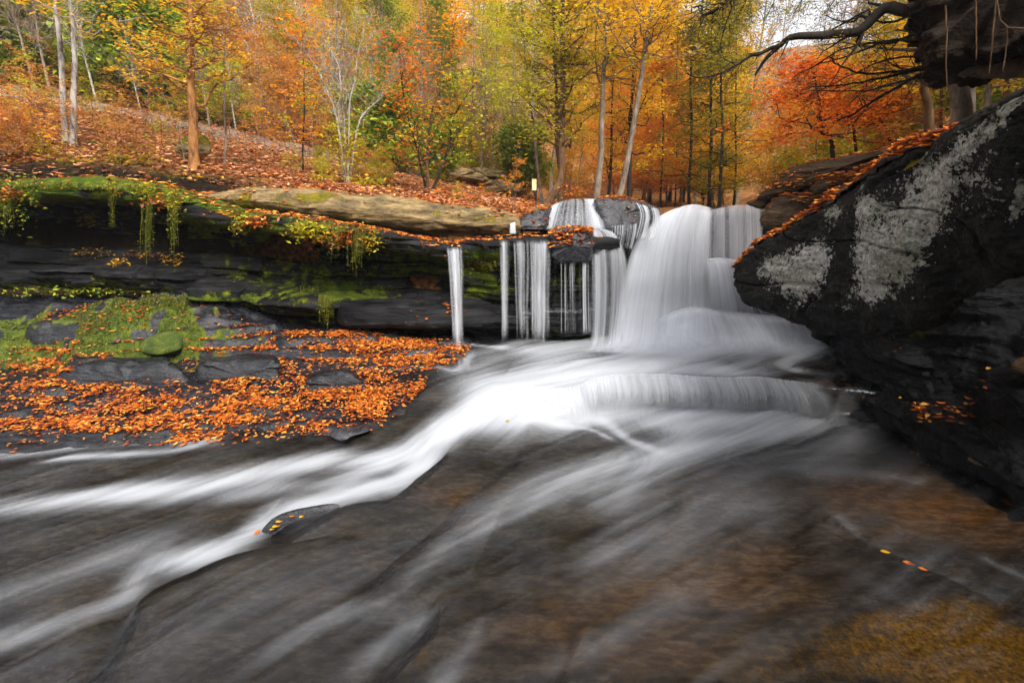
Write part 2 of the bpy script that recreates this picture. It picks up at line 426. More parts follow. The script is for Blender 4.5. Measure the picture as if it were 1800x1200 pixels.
def HB(x, y):
    x, y = np.broadcast_arrays(np.asarray(x, float), np.asarray(y, float))
    w = HW(x, y)
    s = _shelf(x, y)
    wp = .075 * fbm(xyz(x * .7, y * 1.7, 2), 4) + .006 * fbm(xyz(x * 6, y * 9, 4), 3)
    v = s + wp + .02 * x * 0
    T = .105
    k = np.floor(v / T); f = v / T - k
    terr = (k + .18 * f + .82 * sstep(.74, 1.0, f)) * T
    bank = sstep(.62, .75, s)
    sh = terr * (1 - bank) + (s + .07 * fbm(xyz(x * 2.2, y * 3, 6), 4)) * bank + .008 * fbm(xyz(x * 5, y * 8, 5), 3)
    m = shelf_mask(x, y)
    deep = .05 + .03 * (1 + pn(xyz(x * 1.4, y * 1.4, 7)))
    water_bed = w - deep + .012 * fbm(xyz(x * 4, y * 4, 8), 4)
    # rock lips that break the surface
    for px, py, r, hh in KN:
        q = hit_cache[(px, py)]
        d = np.hypot((x - q[0]), (y - q[1]) * 1.0)
        water_bed = water_bed + hh * np.exp(-(d / r) ** 2)
    u = x / np.maximum(y, .1)
    return water_bed * (1 - m) + np.maximum(sh, w - .03) * m
KN = [(1462, 905, .03, .075), (1480, 918, .03, .07), (1850, 830, .3, .2)]
hit_cache = {(a, b): hit(a, b) for a, b, _, _ in KN}

# fan-shaped meshes, finer near the viewer's end of the stream
def fan(ny, nx, y0, y1, u0, u1):
    y = np.geomspace(y0, y1, ny)[:, None]; u = np.linspace(u0, u1, nx)[None, :]
    return np.broadcast_to(y, (ny, nx)).copy(), (u * (y + .4)).copy()
Y_, X_ = fan(640, 820, 0.75, 7.3, -1.55, 1.5)
ZW = HW(X_, Y_)
ZW[(X_ < -1.1) & (Y_ > 4.6)] -= .25

# foam: strokes of white water along the currents (place, width, strength)
FO = [  # (pixel polyline, half width in metres, strength)
    ([(1440, 605), (1250, 605), (1050, 605), (960, 615), (880, 625)], .42, .95),
    ([(960, 672), (1040, 658), (1130, 648), (1230, 650), (1330, 655)], .16, .9),
    ([(1300, 640), (1150, 640), (1030, 650), (950, 660), (880, 670), (840, 655)], .34, 1.0),
    ([(1440, 605), (1380, 640), (1440, 655)], .1, .5),
    ([(840, 690), (930, 700), (1010, 712), (1120, 730), (1250, 735), (1380, 735), (1440, 730)], .28, 1.0),
    ([(1000, 705), (900, 722), (830, 742), (770, 768), (720, 792), (650, 806), (560, 810), (430, 838), (330, 858), (200, 868), (60, 885), (-60, 900)], .13, 1.25),
    ([(960, 690), (860, 700), (800, 735), (740, 760)], .13, .85),
    ([(790, 775), (775, 800), (735, 826), (690, 852), (620, 866), (550, 884), (480, 903), (440, 940), (380, 975), (280, 990)], .10, 1.2),
    ([(700, 800), (640, 830), (560, 850), (470, 860), (360, 880)], .10, .55),
    ([(430, 958), (330, 975), (250, 1000), (225, 1045), (160, 1080), (80, 1110), (-60, 1140)], .085, .75),
    ([(330, 945), (200, 985), (80, 1030), (-60, 1070)], .14, .3),
    ([(1420, 740), (1330, 765), (1230, 790), (1130, 808), (1040, 825), (960, 850), (860, 905), (780, 950)], .17, .85),
    ([(1200, 735), (1200, 790), (1120, 850), (1000, 890)], .2, .55),
    ([(1010, 705), (1060, 740), (1110, 775), (1180, 800)], .06, .8),
    ([(900, 745), (960, 740), (1030, 752), (1080, 775)], .035, .6),
    ([(1500, 745), (1430, 775), (1330, 800), (1250, 850), (1150, 950), (1050, 990)], .22, .28),
    ([(1600, 780), (1500, 800), (1400, 870), (1300, 940)], .2, .14),
    ([(900, 900), (780, 980), (640, 1020), (450, 1080), (280, 1150), (150, 1230)], .3, .2),
    ([(560, 890), (480, 960), (330, 1030), (200, 1090)], .2, .12),
    ([(800, 930), (700, 1040), (560, 1100), (430, 1180)], .07, .3),
    ([(770, 1060), (700, 1110), (620, 1190), (560, 1250)], .06, .38),
    ([(900, 1090), (830, 1120), (790, 1170), (760, 1250)], .08, .5),
    ([(1060, 1130), (980, 1180), (900, 1250)], .1, .3),
    ([(1210, 1040), (1120, 1080), (1060, 1150)], .12, .16),
    ([(1380, 1130), (1240, 1180), (1180, 1230)], .13, .2),
    ([(1100, 960), (950, 1000), (850, 1050)], .12, .14),
    ([(750, 1100), (700, 1160), (660, 1230)], .05, .25),
    ([(380, 775), (250, 768), (120, 785), (0, 800), (-60, 810)], .09, .75),
    ([(370, 778), (300, 792), (200, 800), (60, 812)], .05, .5),
    ([(1530, 945), (1600, 985), (1680, 1020), (1760, 1050)], .04, .12),
    ([(1470, 905), (1500, 935), (1530, 958)], .04, .16),
    ([(1720, 975), (1770, 1000), (1860, 1040)], .04, .4),
    ([(1480, 990), (1560, 1040), (1680, 1090)], .06, .1),
    ([(1400, 835), (1500, 830), (1640, 850)], .09, .14),
    ([(760, 640), (800, 650), (830, 620)], .06, .3),
    ([(770, 600), (830, 606), (900, 612)], .06, .45),
]
foam = np.zeros(X_.shape)
for pl, w, s in FO:
    Q = cr(np.array([hit(a, b) for a, b in pl]), 24)
    nb = (X_ > Q[:, 0].min() - 3 * w) & (X_ < Q[:, 0].max() + 3 * w) & (Y_ > Q[:, 1].min() - 3 * w) & (Y_ < Q[:, 1].max() + 3 * w)
    if not nb.any(): continue
    d, sd, t = polyd(X_[nb], Y_[nb], Q)
    foam[nb] += s * np.interp(Y_[nb], [2.0, 3.0, 4.2, 4.6], [.32, .48, .68, .95]) * np.exp(-(d / (w * 1.05)) ** 2) * (0.35 + 0.65 * sstep(0, .12, t) * sstep(1.0, .88, t))
# white water is carried off the lips and down the far side only: the near side of each lip stays clear
for (Q, h, Ld), cut in zip(_steps, (1, 1, .75, .8, .3)):
    nb = (np.abs(X_ - Q[:, 0].mean()) < np.ptp(Q[:, 0]) / 2 + .5) & (np.abs(Y_ - Q[:, 1].mean()) < np.ptp(Q[:, 1]) / 2 + .5)
    d, sd, t = polyd(X_[nb], Y_[nb], Q)
    ch = Q[-1, :2] - Q[0, :2]; t = ((X_[nb] - Q[0, 0]) * ch[0] + (Y_[nb] - Q[0, 1]) * ch[1]) / (ch @ ch)
    k = np.where(sd > 0, np.exp(-(d / .13) ** 2), np.exp(-(d / .012) ** 2)) * sstep(0, .1, t) * sstep(1, .9, t)
    foam[nb] *= 1 - cut * k
foam = 1 - np.exp(-foam * 1.15)
foam = np.clip(foam + .03 + .04 * fbm(xyz(X_ * .9, Y_ * 1.6, 6), 2), 0.02, 1)

# flow direction from arrows, inverse-distance weighted
AR = [(1300, 620, -1, .1), (1050, 625, -1, .12), (900, 640, -1, .35), (860, 680, -1, .3), (1200, 690, -.05, 1), (1380, 690, 0, 1), (1050, 690, -.2, 1), (1250, 740, -.4, .15),
      (1000, 715, -1, .2), (860, 735, -1, .35), (760, 780, -1, .55), (640, 808, -1, .12), (430, 838, -1, .2), (200, 868, -1, .1), (0, 895, -1, .22),
      (730, 830, -1, .55), (600, 870, -1, .15), (480, 905, -.6, .5), (380, 970, -1, .15), (240, 1020, -.4, .5), (160, 1080, -1, .4), (0, 1130, -1, .3), (100, 990, -1, .3),
      (1400, 760, -1, .25), (1200, 800, -1, .25), (1030, 830, -1, .3), (1000, 900, -1, .45), (850, 930, -1, .6), (700, 1000, -1, .55), (560, 1080, -1, .55), (350, 1100, -1, .4), (300, 1190, -1, .5),
      (1060, 745, 1, .7), (1120, 780, 1, .5), (960, 742, -1, -.1), (700, 1130, -.7, 1), (800, 1130, -.5, 1), (900, 1130, -.8, .7), (1000, 1000, -1, .15), (1120, 960, -.6, .5), (1300, 1000, -1, .25), (1200, 1130, -1, .4),
      (1500, 820, -1, -.1), (1700, 870, -1, -.35), (1500, 930, -1, -.4), (1650, 1000, -1, -.6), (1600, 1100, -1, -.4), (1750, 1170, -1, -.5), (1400, 1150, -1, .1), (200, 790, -1, .2), (400, 770, -1, .15), (500, 950, -1, .4), (650, 930, -1, .5)]
aw = []
for px, py, dx, dy in AR:
    a = hit(px, py)
    b = PZ(px + dx * 8, py + dy * 8, a[2]); v = (b - a)[:2]; aw.append((a[0], a[1], *(v / np.linalg.norm(v))))
aw = np.array(aw)
def flow(x, y):
    sh = x.shape; x = x.ravel(); y = y.ravel()
    r2 = (x[:, None] - aw[:, 0]) ** 2 + (y[:, None] - aw[:, 1]) ** 2
    w = 1 / (r2 + .01) ** 1.6
    vx = w @ aw[:, 2]; vy = w @ aw[:, 3]; l = np.hypot(vx, vy) + 1e-9
    return (vx / l).reshape(sh), (vy / l).reshape(sh)
# coarse direction grid, then streak noise drawn out along the current
gx = np.linspace(-12, 12, 240); gy = np.linspace(.3, 8, 120)
GX, GY = np.meshgrid(gx, gy)
FXg, FYg = flow(GX, GY)
def bil(A, x, y, x0, x1, y0, y1, wrap=False):
    ny, nx = A.shape
    a = (x - x0) / (x1 - x0) * (nx - 1); b = (y - y0) / (y1 - y0) * (ny - 1)
    if wrap: a = a % (nx - 1); b = b % (ny - 1)
    else: a = np.clip(a, 0, nx - 1.001); b = np.clip(b, 0, ny - 1.001)
    i = a.astype(int); j = b.astype(int); a = a - i; b = b - j
    return (A[j, i] * (1 - a) + A[j, i + 1] * a) * (1 - b) + (A[j + 1, i] * (1 - a) + A[j + 1, i + 1] * a) * b
TX = rng.random((701, 701)); TX[:, -1] = TX[:, 0]; TX[-1] = TX[0]
def lic(x, y, cell, length, n):
    acc = bil(TX, x, y, 0, 700 * cell, 0, 700 * cell, True); tot = 1.0
    for sgn in (1, -1):
        cx, cy = x.copy(), y.copy(); h = length / n
        for k in range(n):
            vx = bil(FXg, cx, cy, -12, 12, .3, 8); vy = bil(FYg, cx, cy, -12, 12, .3, 8)
            cx += sgn * vx * h; cy += sgn * vy * h
            w = 1 - (k + 1) / (n + 1)
            acc = acc + w * bil(TX, cx, cy, 0, 700 * cell, 0, 700 * cell, True); tot += w
    r = acc / tot
    return (r - r.mean()) / r.std()
l1 = lic(X_, Y_, .014, .28, 14)
l2 = lic(X_ + 3, Y_ + 5, .045, .7, 14)
l3 = lic(X_ + 1, Y_ + 2, .13, 1.2, 12)
near = sstep(5.5, 3.0, Y_)
streak = .25 * l1 + .5 * l2 + .6 * l3
fm = foam * (1 + .2 * streak * (1 - .75 * foam) + .10 * l3 * (1 - .6 * foam)) + .02 * streak
fm = np.where(fm > .6, .6 + (fm - .6) * .6, fm); fm = np.clip(fm, 0, .8)
ZW2 = ZW + (.0016 * l2 + .004 * l3) * (1 - .6 * sstep(5, 7, Y_))
water = None
m = NT('stream_water')
f = m.attr('foam'); st = m.attr('streak')
tr = m.n('BsdfTransparent', {'Color': (0.6, 0.575, 0.53, 1)}).outputs[0]
bm_ = m.bump(m.math('ADD', m.math('MULTIPLY', st, .02), m.math('MULTIPLY', m.noise(m.pos(), 16, 3), .3)), .12, .03)
gl = m.n('BsdfGlossy', {'Color': (.8, .83, .9, 1), 'Roughness': .2, 'Normal': bm_}).outputs[0]
fr = m.n('Fresnel', {'IOR': 1.33, 'Normal': bm_}).outputs[0]
base = m.n('MixShader', {0: m.math('MULTIPLY', fr, .8, clamp=True), 1: tr, 2: gl}).outputs[0]
dw = m.n('BsdfDiffuse', {'Color': (.72, .75, .80, 1)}).outputs[0]
fa = m.math('MULTIPLY', m.math('POWER', m.math('MAXIMUM', f, 0.0), 1.5), .97, clamp=True)
M['water'] = m.surf(m.n('MixShader', {0: fa, 1: base, 2: dw}).outputs[0])
water = tag(mk('stream_water', np.stack([X_, Y_, ZW2], -1), gridf(*X_.shape), M['water'], attrs={'foam': fm, 'streak': streak}), kind='structure')

# rock bed and shelf
YB, XB = fan(620, 860, 0.7, 7.4, -1.6, 1.6)
ZB = HB(XB, YB)
pxb, pyb = proj(np.stack([XB, YB, ZB], -1))
def blob(px, py, cx, cy, rx, ry, ang=0.0):
    a = math.radians(ang); dx, dy = px - cx, py - cy
    u = (dx * math.cos(a) + dy * math.sin(a)) / rx; v = (-dx * math.sin(a) + dy * math.cos(a)) / ry
    return np.exp(-(u * u + v * v))
def wblobs(x, y, lst):
    """soft patches on the ground: centre from a pixel, radii in metres"""
    out = np.zeros(np.shape(x))
    for px, py, z, rx, ry, s in lst:
        q = PZ(px, py, z); out += s * np.exp(-(((x - q[0]) / rx) ** 2 + ((y - q[1]) / ry) ** 2))
    return out
moss_b = wblobs(XB, YB, [(60, 560, .8, 1.0, .35, .8), (230, 560, .8, .9, .4, .9), (350, 590, .65, .3, .15, .8), (180, 590, .65, .5, .2, .5), (100, 535, .95, 1.4, .2, .5), (290, 545, .9, .4, .2, .7), (-300, 560, .8, 2, .4, .7), (0, 590, .62, 1.2, .18, .5), (200, 545, .9, 1.2, .3, .4), (430, 580, .62, .5, .12, .4),
                         (600, 700, .1, .5, .2, .25), (150, 730, .05, .9, .2, .28), (430, 690, .1, .4, .2, .25), (440, 752, .0, .5, .08, .35)])
moss_b *= .6 + .8 * fbm(xyz(XB * 3, YB * 4, 2), 3)
gold = wblobs(XB, YB, [(1640, 1130, -.03, .5, .24, 1.15), (1720, 1060, -.03, .3, .15, .7), (1520, 980, -.03, .18, .12, .45), (1450, 1160, -.05, .3, .12, .4), (1300, 1180, -.05, .3, .1, .3), (1560, 1080, -.03, .2, .1, .5), (1780, 1150, 0, .3, .3, .6), (1900, 1200, 0, .6, .4, .5), (740, 1140, -.1, .03, .15, .4), (860, 1150, -.1, .1, .12, .35)])
brown = wblobs(XB, YB, [(1600, 860, 0, .8, .35, .75), (1700, 900, 0, .6, .3, .6), (1250, 1010, -.03, .7, .25, .5), (1180, 915, 0, .12, .06, .5), (800, 845, -.05, .3, .12, .5), (1150, 1130, -.05, .5, .1, .4), (1330, 940, 0, .3, .2, .3), (1000, 1060, 0, .5, .15, .35)])
mt = NT('bed_rock'); p = mt.pos(); ps = mt.map(p, (0.7, 1.8, 4))
n1 = mt.noise(ps, 2.4, 6, .6, .4); n2 = mt.noise(ps, 12, 6, .65); n3 = mt.noise(p, 60, 4, .65)
ff = mt.math('ADD', mt.math('MULTIPLY', n1, .55), mt.math('MULTIPLY', n2, .45))
cdry = mt.ramp(ff, [(.36, (.003, .003, .004)), (.5, (.0125, .013, .016)), (.66, (.045, .049, .06))])
cwet = mt.ramp(ff, [(.34, (.016, .015, .0135)), (.5, (.06, .053, .045)), (.66, (.15, .13, .11))])
sh_ = mt.attr('shelf')
c = mt.mix(sh_, cwet, cdry)
c = mt.mix(mt.math('MULTIPLY', mt.attr('brown'), mt.rng(n1, .35, .6, .5, 1)), c, mt.ramp(n2, [(.35, (.13, .055, .016)), (.6, (.4, .2, .06))]))
gn = mt.noise(mt.map(p, (1.6, .8, 1), (0, 0, .7)), 17, 7, .8)
gk = mt.rng(mt.math('ADD', mt.math('MULTIPLY', mt.attr('gold'), .75), mt.math('MULTIPLY', mt.math('SUBTRACT', mt.math('ADD', mt.math('MULTIPLY', gn, .5), mt.math('MULTIPLY', n1, .5)), .5), 3.2)), .25, .95)
c = mt.mix(gk, c, mt.ramp(mt.noise(p, 45, 4, .7), [(.35, (.09, .05, .012)), (.52, (.26, .135, .018)), (.7, (.5, .27, .025))]))
mk_ = mt.attr('moss'); mn = mt.noise(p, 10, 5, .65); mf = mt.noise(p, 80, 4, .7)
kk = mt.rng(mt.math('ADD', mk_, mt.math('MULTIPLY', mt.math('SUBTRACT', mn, .5), 1.2)), .3, .55)
c = mt.mix(kk, c, mt.ramp(mt.math('ADD', mt.math('MULTIPLY', mn, .5), mt.math('MULTIPLY', mf, .5)), [(.32, (.01, .02, .003)), (.5, (.05, .08, .006)), (.64, (.2, .19, .012))]))
nb_ = mt.bump(mt.math('ADD', mt.math('MULTIPLY', n2, .6), mt.math('MULTIPLY', mt.math('ADD', n3, mt.math('MULTIPLY', mf, kk)), .4)), .6, .025)
rg = mt.mix(kk, mt.rng(n2, .35, .65, .1, .36), (.95, .95, .95))
M['bed'] = mt.surf(mt.pbsdf(c, rg, nb_, mt.math('MULTIPLY_ADD', sh_, .25, .1)))
bed = tag(mk('riverbed', np.stack([XB, YB, ZB], -1), gridf(*XB.shape), M['bed'],
             attrs={'shelf': shelf_mask(XB, YB), 'moss': moss_b, 'gold': gold, 'brown': brown}), kind='structure')
# ground far outside the picture on all sides
gm = rock_mat('ground_rock', (.01, .01, .01), (.04, .035, .03), (.1, .08, .06))
gv = np.array([(-240, -40, -1.2), (240, -40, -1.2), (240, 165, -1.2), (-240, 165, -1.2)])
tag(mk('ground', gv, np.array([[0, 1, 2, 3]]), gm), kind='structure')
# ---------------------------------------------------------------- rock forms
RT = np.random.default_rng(5).random(4096)
def strata(p, T, amp, dip=0.0, seed=0):
    """stepped beds: each bed stands out or lies back by its own amount"""
    zz = p[..., 2] + dip * p[..., 0] + .05 * pn(p * np.array([.7, .7, .3]) + seed) + .02 * pn(p * np.array([3, 3, 1.0]) + seed)
    k = zz / T; i = np.floor(k).astype(int); f = k - i
    def val(i):
        r = RT[(i * 7 + seed * 131) & 4095]
        return (r - .5) * 1.1 + .8 * pn(xyz(p[..., 0] * .8 + r * 50, p[..., 1] * .8, i * 3.7)) + .35 * pn(xyz(p[..., 0] * 3.5 + r * 90, p[..., 1] * 3.5, i * 5.1))
    def blk(i):
        r = RT[(i * 13 + 5) & 4095]; w = .35 + r * .9
        b = (p[..., 0] + .12 * pn(p * 1.7)) / w + r * 31; j = np.floor(b).astype(int); q = b - j
        a0 = RT[(j * 17 + i * 29) & 4095]; a1 = RT[((j + 1) * 17 + i * 29) & 4095]
        return (a0 + (a1 - a0) * sstep(.95, 1.0, q) - .5) * .9
    val0 = val
    val = lambda i: val0(i) * .75 + blk(i)
    return amp * (val(i) + (val(i + 1) - val(i)) * sstep(.82, 1.0, f))
def rockform(name, outline, thick, mat, label, n=160, m=90, amp=.05, lay=.09, layamp=.03, p=2.6, mossz=0, cat='rock', attrs=None, parent=None, tilt=0.0, kind=None):
    """a closed rock with the given silhouette: (px, py, Y) points; thickness in metres"""
    O = cr(np.array([P(*q) for q in outline]), n, True)
    ctr = O.mean(0)
    s = np.linspace(-1, 1, m)[:, None, None]
    s = np.sign(s) * np.abs(s) ** .8
    sc = (1 - np.abs(s) ** p) ** (1 / p)
    G = ctr + (O[None] - ctr) * np.maximum(sc, .02)
    vd = ctr - np.array([0, 0, CZ]); vd[2] *= .3; vd /= np.linalg.norm(vd)
    G = G + vd * (s * thick * .5 + thick * .5 * .8)
    G[..., 1] += tilt * (G[..., 2] - ctr[2])
    nn = G - (ctr + vd * thick * .4); nn /= np.linalg.norm(nn, axis=-1, keepdims=True)
    sd = len(name) + int(outline[0][0])
    d = amp * fbm(G * 2.2 + sd, 5, .55) + amp * .5 * fbm(G * np.array([5, 5, 9.]) + sd, 3)
    hz = nn.copy(); hz[..., 2] = 0
    G = G + nn * d[..., None] + hz * strata(G, lay, layamp, seed=sd & 7)[..., None]
    A = {'moss': mossz * sstep(.1, .7, nn[..., 2]) * (.7 + .6 * fbm(G * 3, 2))}
    if attrs: A.update(attrs(G, nn))
    o = mk(name, G, gridf(m, n, True), mat, parent, A)
    if kind: tag(o, kind=kind)
    elif parent is None: tag(o, label, cat)
    return o, G

# cliff of dark layered rock on the left
cl = [(-1500, 330, 6.2, .95), (-700, 325, 6.2, .95), (-250, 322, 6.25, .95), (0, 320, 6.3, .9), (90, 317, 6.3, .9), (150, 319, 6.3, .9), (250, 330, 6.35, .85), (320, 348, 6.35, .65), (400, 374, 6.35, .6), (480, 380, 6.3, .55), (560, 393, 6.2, .55),
      (650, 410, 6.2, .5), (740, 424, 6.3, .5), (790, 432, 6.35, .45), (830, 427, 6.3, .4), (880, 424, 6.3, .35), (960, 424, 6.3, .3), (1035, 420, 6.45, .25), (1085, 420, 6.9, .25)]
prof = [(2.4, -.16), (1.2, .02), (.5, .03), (.06, .02), (-.06, -.03), (-.06, -.10), (.06, -.15), (.48, -.18), (.64, -.32), (.66, -.45), (.60, -.56), (.48, -.64), (.22, -.69), (.10, -.74), (.12, -.84), (.28, -.9), (.36, -1.0), (.36, -1.25)]
C = np.zeros((len(prof), len(cl), 3))
for j, (px, py, Y, zb) in enumerate(cl):
    T = P(px, py, Y); h = T[2] - zb
    for i, (dy, fz) in enumerate(prof):
        k = 1.0
        if px > 780 and 5 <= i <= 12: k = .4
        if px > 560 and i in (12, 13, 14): k = .2           # the low thick bed stands forward on the right
        C[i, j] = T + np.array([0, dy * (k if px > 560 else 1), fz * h])
G = np.swapaxes(cr(np.swapaxes(cr(C, 420), 0, 1), 1500), 0, 1)
vv = np.linspace(0, 1, 420)[:, None]
bul = fbm(G * np.array([.8, .8, .8]), 4, .55) * .13
wgt = sstep(.12, .24, vv)
G[..., 1] -= (strata(G, .19, .17, .05, 1) + strata(G, .062, .06, .05, 2) + bul) * wgt
G[..., 2] += (.05 * fbm(G * 1.3 + 4, 4) + .012 * fbm(G * 8, 3)) * (1 - wgt * .7)
nn = normals(G)
px_, py_ = proj(G)
ms = (blob(px_, py_, 180, 330, 130, 16) * 1.3 + blob(px_, py_, 60, 330, 60, 18) + blob(px_, py_, 300, 350, 60, 14) * .8 + blob(px_, py_, 425, 365, 30, 22) * .9
      + blob(px_, py_, 520, 400, 60, 22) * .9 + blob(px_, py_, 345, 415, 45, 30) * .75 + blob(px_, py_, 620, 405, 70, 20) * .9 + blob(px_, py_, 560, 500, 110, 45) * .42 + blob(px_, py_, 460, 470, 120, 40) * .45
      + blob(px_, py_, 620, 515, 90, 18) * .85 + blob(px_, py_, 850, 470, 28, 30) * 1.0 + blob(px_, py_, 780, 470, 140, 14) * .55 + blob(px_, py_, 850, 510, 90, 14) * .6 + blob(px_, py_, 1005, 478, 40, 26) * .7
      + blob(px_, py_, 80, 420, 130, 14) * .35 + blob(px_, py_, 350, 525, 120, 14) * .8 + blob(px_, py_, 100, 480, 200, 60) * .2 + blob(px_, py_, 720, 465, 60, 14) * .5)
ms *= (.75 + .6 * fbm(G * 4, 3)) * (.6 + .5 * sstep(-.2, .6, nn[..., 2]))
ms += .75 * sstep(560, 330, px_) * sstep(.24, .19, vv)
ms += .16 + .22 * sstep(.1, .6, nn[..., 2])
cliff = tag(mk('cliff', G, gridf(420, 1500), M['cliff'], attrs={'moss': ms}), 'dark layered rock cliff hung with moss behind the leaf-strewn shelf', 'cliff')

# thick bed low on the cliff, right part, and boulders at its foot
rockform('rock_ledge', [(590, 545, 6.15), (600, 532, 6.2), (700, 528, 6.25), (800, 536, 6.3), (870, 545, 6.35), (880, 575, 6.3), (800, 582, 6.2), (690, 580, 6.15), (600, 578, 6.1)], .7, M['cliff'],
         'low dark rock ledge under the cliff, behind the lone thin waterfall', amp=.03, layamp=.02, mossz=.35)
rockform('rock_ledge', [(885, 552, 6.35), (960, 541, 6.45), (1060, 541, 6.6), (1085, 552, 6.8), (1075, 575, 6.7), (980, 573, 6.5), (890, 580, 6.4)], .6, M['wet'],
         'wet shining rock ledge behind the feet of the curtain waterfall', amp=.035, layamp=.02)
rockform('mossy_boulder', [(245, 612, 5.75), (258, 595, 5.8), (285, 586, 5.85), (312, 590, 5.85), (322, 605, 5.8), (315, 618, 5.7), (280, 626, 5.65), (250, 620, 5.7)], .35, M['shelf'],
         'small round boulder wrapped in green moss at the foot of the cliff', amp=.02, layamp=0, attrs=lambda G, nn: {'moss': np.full(G.shape[:2], 1.0)}, cat='boulder')
rockform('shelf_rock', [(45, 580, 5.9), (60, 568, 5.95), (100, 565, 6.0), (150, 572, 5.95), (150, 620, 5.85), (50, 622, 5.85)], .3, M['shelf'], 'flat grey stone poking out of the mossy bank', amp=.02, mossz=.8)
rockform('shelf_rock', [(350, 640, 5.3), (400, 632, 5.35), (470, 630, 5.35), (488, 638, 5.3), (490, 690, 5.2), (430, 700, 5.15), (350, 700, 5.15)], .45, M['shelf'], 'squared dark rock face stepping up in the middle of the leafy shelf', amp=.03, lay=.05, layamp=.05, p=6)
rockform('shelf_rock', [(120, 655, 5.2), (160, 640, 5.25), (250, 632, 5.3), (310, 642, 5.25), (340, 700, 5.15), (260, 710, 5.05), (110, 700, 5.05)], .4, M['shelf'], 'smooth blue-grey hump of bare rock on the leafy shelf', amp=.04, lay=.05, layamp=.03, p=4)
rockform('shelf_rock', [(308, 575, 6.0), (330, 574, 6.0), (345, 580, 6.0), (340, 592, 5.95), (312, 592, 5.95)], .25, M['shelf'], 'small pale stone beside the round mossy boulder', amp=.01, mossz=.3)
rockform('shelf_rock', [(540, 672, 5.05), (575, 655, 5.1), (620, 655, 5.1), (645, 700, 5.05), (545, 705, 5.0)], .3, M['shelf'], 'dark angular stone between two drifts of orange leaves', amp=.03, lay=.04, layamp=.05, p=6)
rockform('shelf_rock', [(580, 768, 4.28), (600, 758, 4.32), (640, 753, 4.36), (652, 758, 4.34), (620, 768, 4.28), (600, 778, 4.24)], .22, M['wet'], 'thin wet rock lip with leaves at the edge of the white current', amp=.01, layamp=.004)
rockform('channel_rock', [(447, 957, 3.1), (462, 932, 3.12), (480, 914, 3.15), (505, 903, 3.17), (545, 893, 3.2), (585, 888, 3.22), (598, 892, 3.22), (575, 899, 3.2), (535, 909, 3.17), (498, 925, 3.12), (468, 948, 3.08)], .07, M['wet'],
         'low wet rock dotted with yellow leaves breaking out of the white channel', amp=.008, layamp=.003, p=3)
rockform('channel_rock', [(880, 772, 4.35), (900, 762, 4.38), (925, 774, 4.36), (946, 790, 4.3), (950, 800, 4.25), (915, 806, 4.2), (908, 794, 4.25), (925, 790, 4.3), (900, 782, 4.32)], .12, M['wet'],
         'small notched black rock in the middle of the pool', amp=.008, layamp=.003, p=3)
rockform('shelf_rock', [(762, 625, 5.9), (790, 618, 5.95), (835, 622, 6.0), (838, 634, 5.9), (800, 642, 5.8), (768, 640, 5.85)], .4, M['wet'], 'wet layered rock where the lone thin waterfall lands', amp=.015, layamp=.02)
rockform('shelf_rock', [(765, 655, 5.55), (800, 648, 5.6), (835, 652, 5.6), (830, 668, 5.45), (790, 676, 5.4), (766, 672, 5.45)], .4, M['wet'], 'lower wet rock step below the lone thin waterfall', amp=.015, layamp=.02)
# long sandstone slab above the cliff
sc_ = [(250, 328, 345, 7.0), (300, 336, 352, 7.0), (380, 336, 362, 6.95), (440, 330, 372, 6.9), (520, 335, 383, 6.9), (600, 342, 392, 6.9), (700, 352, 404, 6.95), (800, 363, 414, 7.0), (870, 370, 418, 7.05), (905, 378, 415, 7.15), (918, 392, 408, 7.25)]
C = []
for px, a, b, Y in sc_:
    T, Bm = P(px, a, Y), P(px, b, Y); h = T[2] - Bm[2]
    C.append([T + (0, 1.6, -.25), T + (0, .9, -.03), T + (0, .3, .02), T, T + (0, -.12, -.18 * h), T + (0, -.2, -.5 * h), T + (0, -.14, -.8 * h), Bm, Bm + (0, .25, -.08), Bm + (0, 1.2, -.2)])
G = np.swapaxes(cr(np.swapaxes(cr(np.swapaxes(np.array(C), 0, 1), 150), 0, 1), 620), 0, 1)
nn = -normals(G)
d = .05 * fbm(G * 1.4, 4) + .012 * fbm(G * np.array([4, 4, 16.]), 4) + .02 * strata(G, .06, 1, .09, 3) * .5
G = G + nn * d[..., None] * np.sign(-nn[..., 1:2].mean())
px_, py_ = proj(G)
ms = blob(px_, py_, 560, 345, 90, 10) * .7 + blob(px_, py_, 425, 360, 22, 30) * 1.0 + blob(px_, py_, 520, 360, 70, 12) * .6 + blob(px_, py_, 800, 375, 60, 8) * .7 + blob(px_, py_, 860, 385, 60, 14) * .5 + blob(px_, py_, 690, 400, 60, 5) * .3
ms *= .7 + .7 * fbm(G * 4, 3)
tag(mk('rock_slab', G, gridf(150, 620), M['slab'], attrs={'moss': ms}), 'long rounded tan sandstone slab lying above the dark cliff', 'rock')
rockform('ledge_block', [(966, 424, 6.22), (968, 408, 6.25), (985, 402, 6.28), (1038, 402, 6.3), (1044, 412, 6.28), (1044, 440, 6.25), (1040, 462, 6.25), (1000, 464, 6.25), (970, 460, 6.25)], 1.2, M['wet'],
         'leaf-topped rock block between the curtain waterfall and the arched side fall', amp=.03, p=7, lay=.06, layamp=.03)
rockform('upper_boulder', [(1042, 352, 7.3), (1062, 345, 7.4), (1105, 347, 7.4), (1140, 357, 7.4), (1160, 375, 7.4), (1130, 400, 7.2), (1105, 425, 7.1), (1075, 410, 7.0), (1055, 400, 7.1), (1048, 375, 7.2)], 1.1, M['wet'],
         'angular blue-black boulder with orange leaves beside the top of the main fall', amp=.035, p=4.5, layamp=.02, cat='boulder')
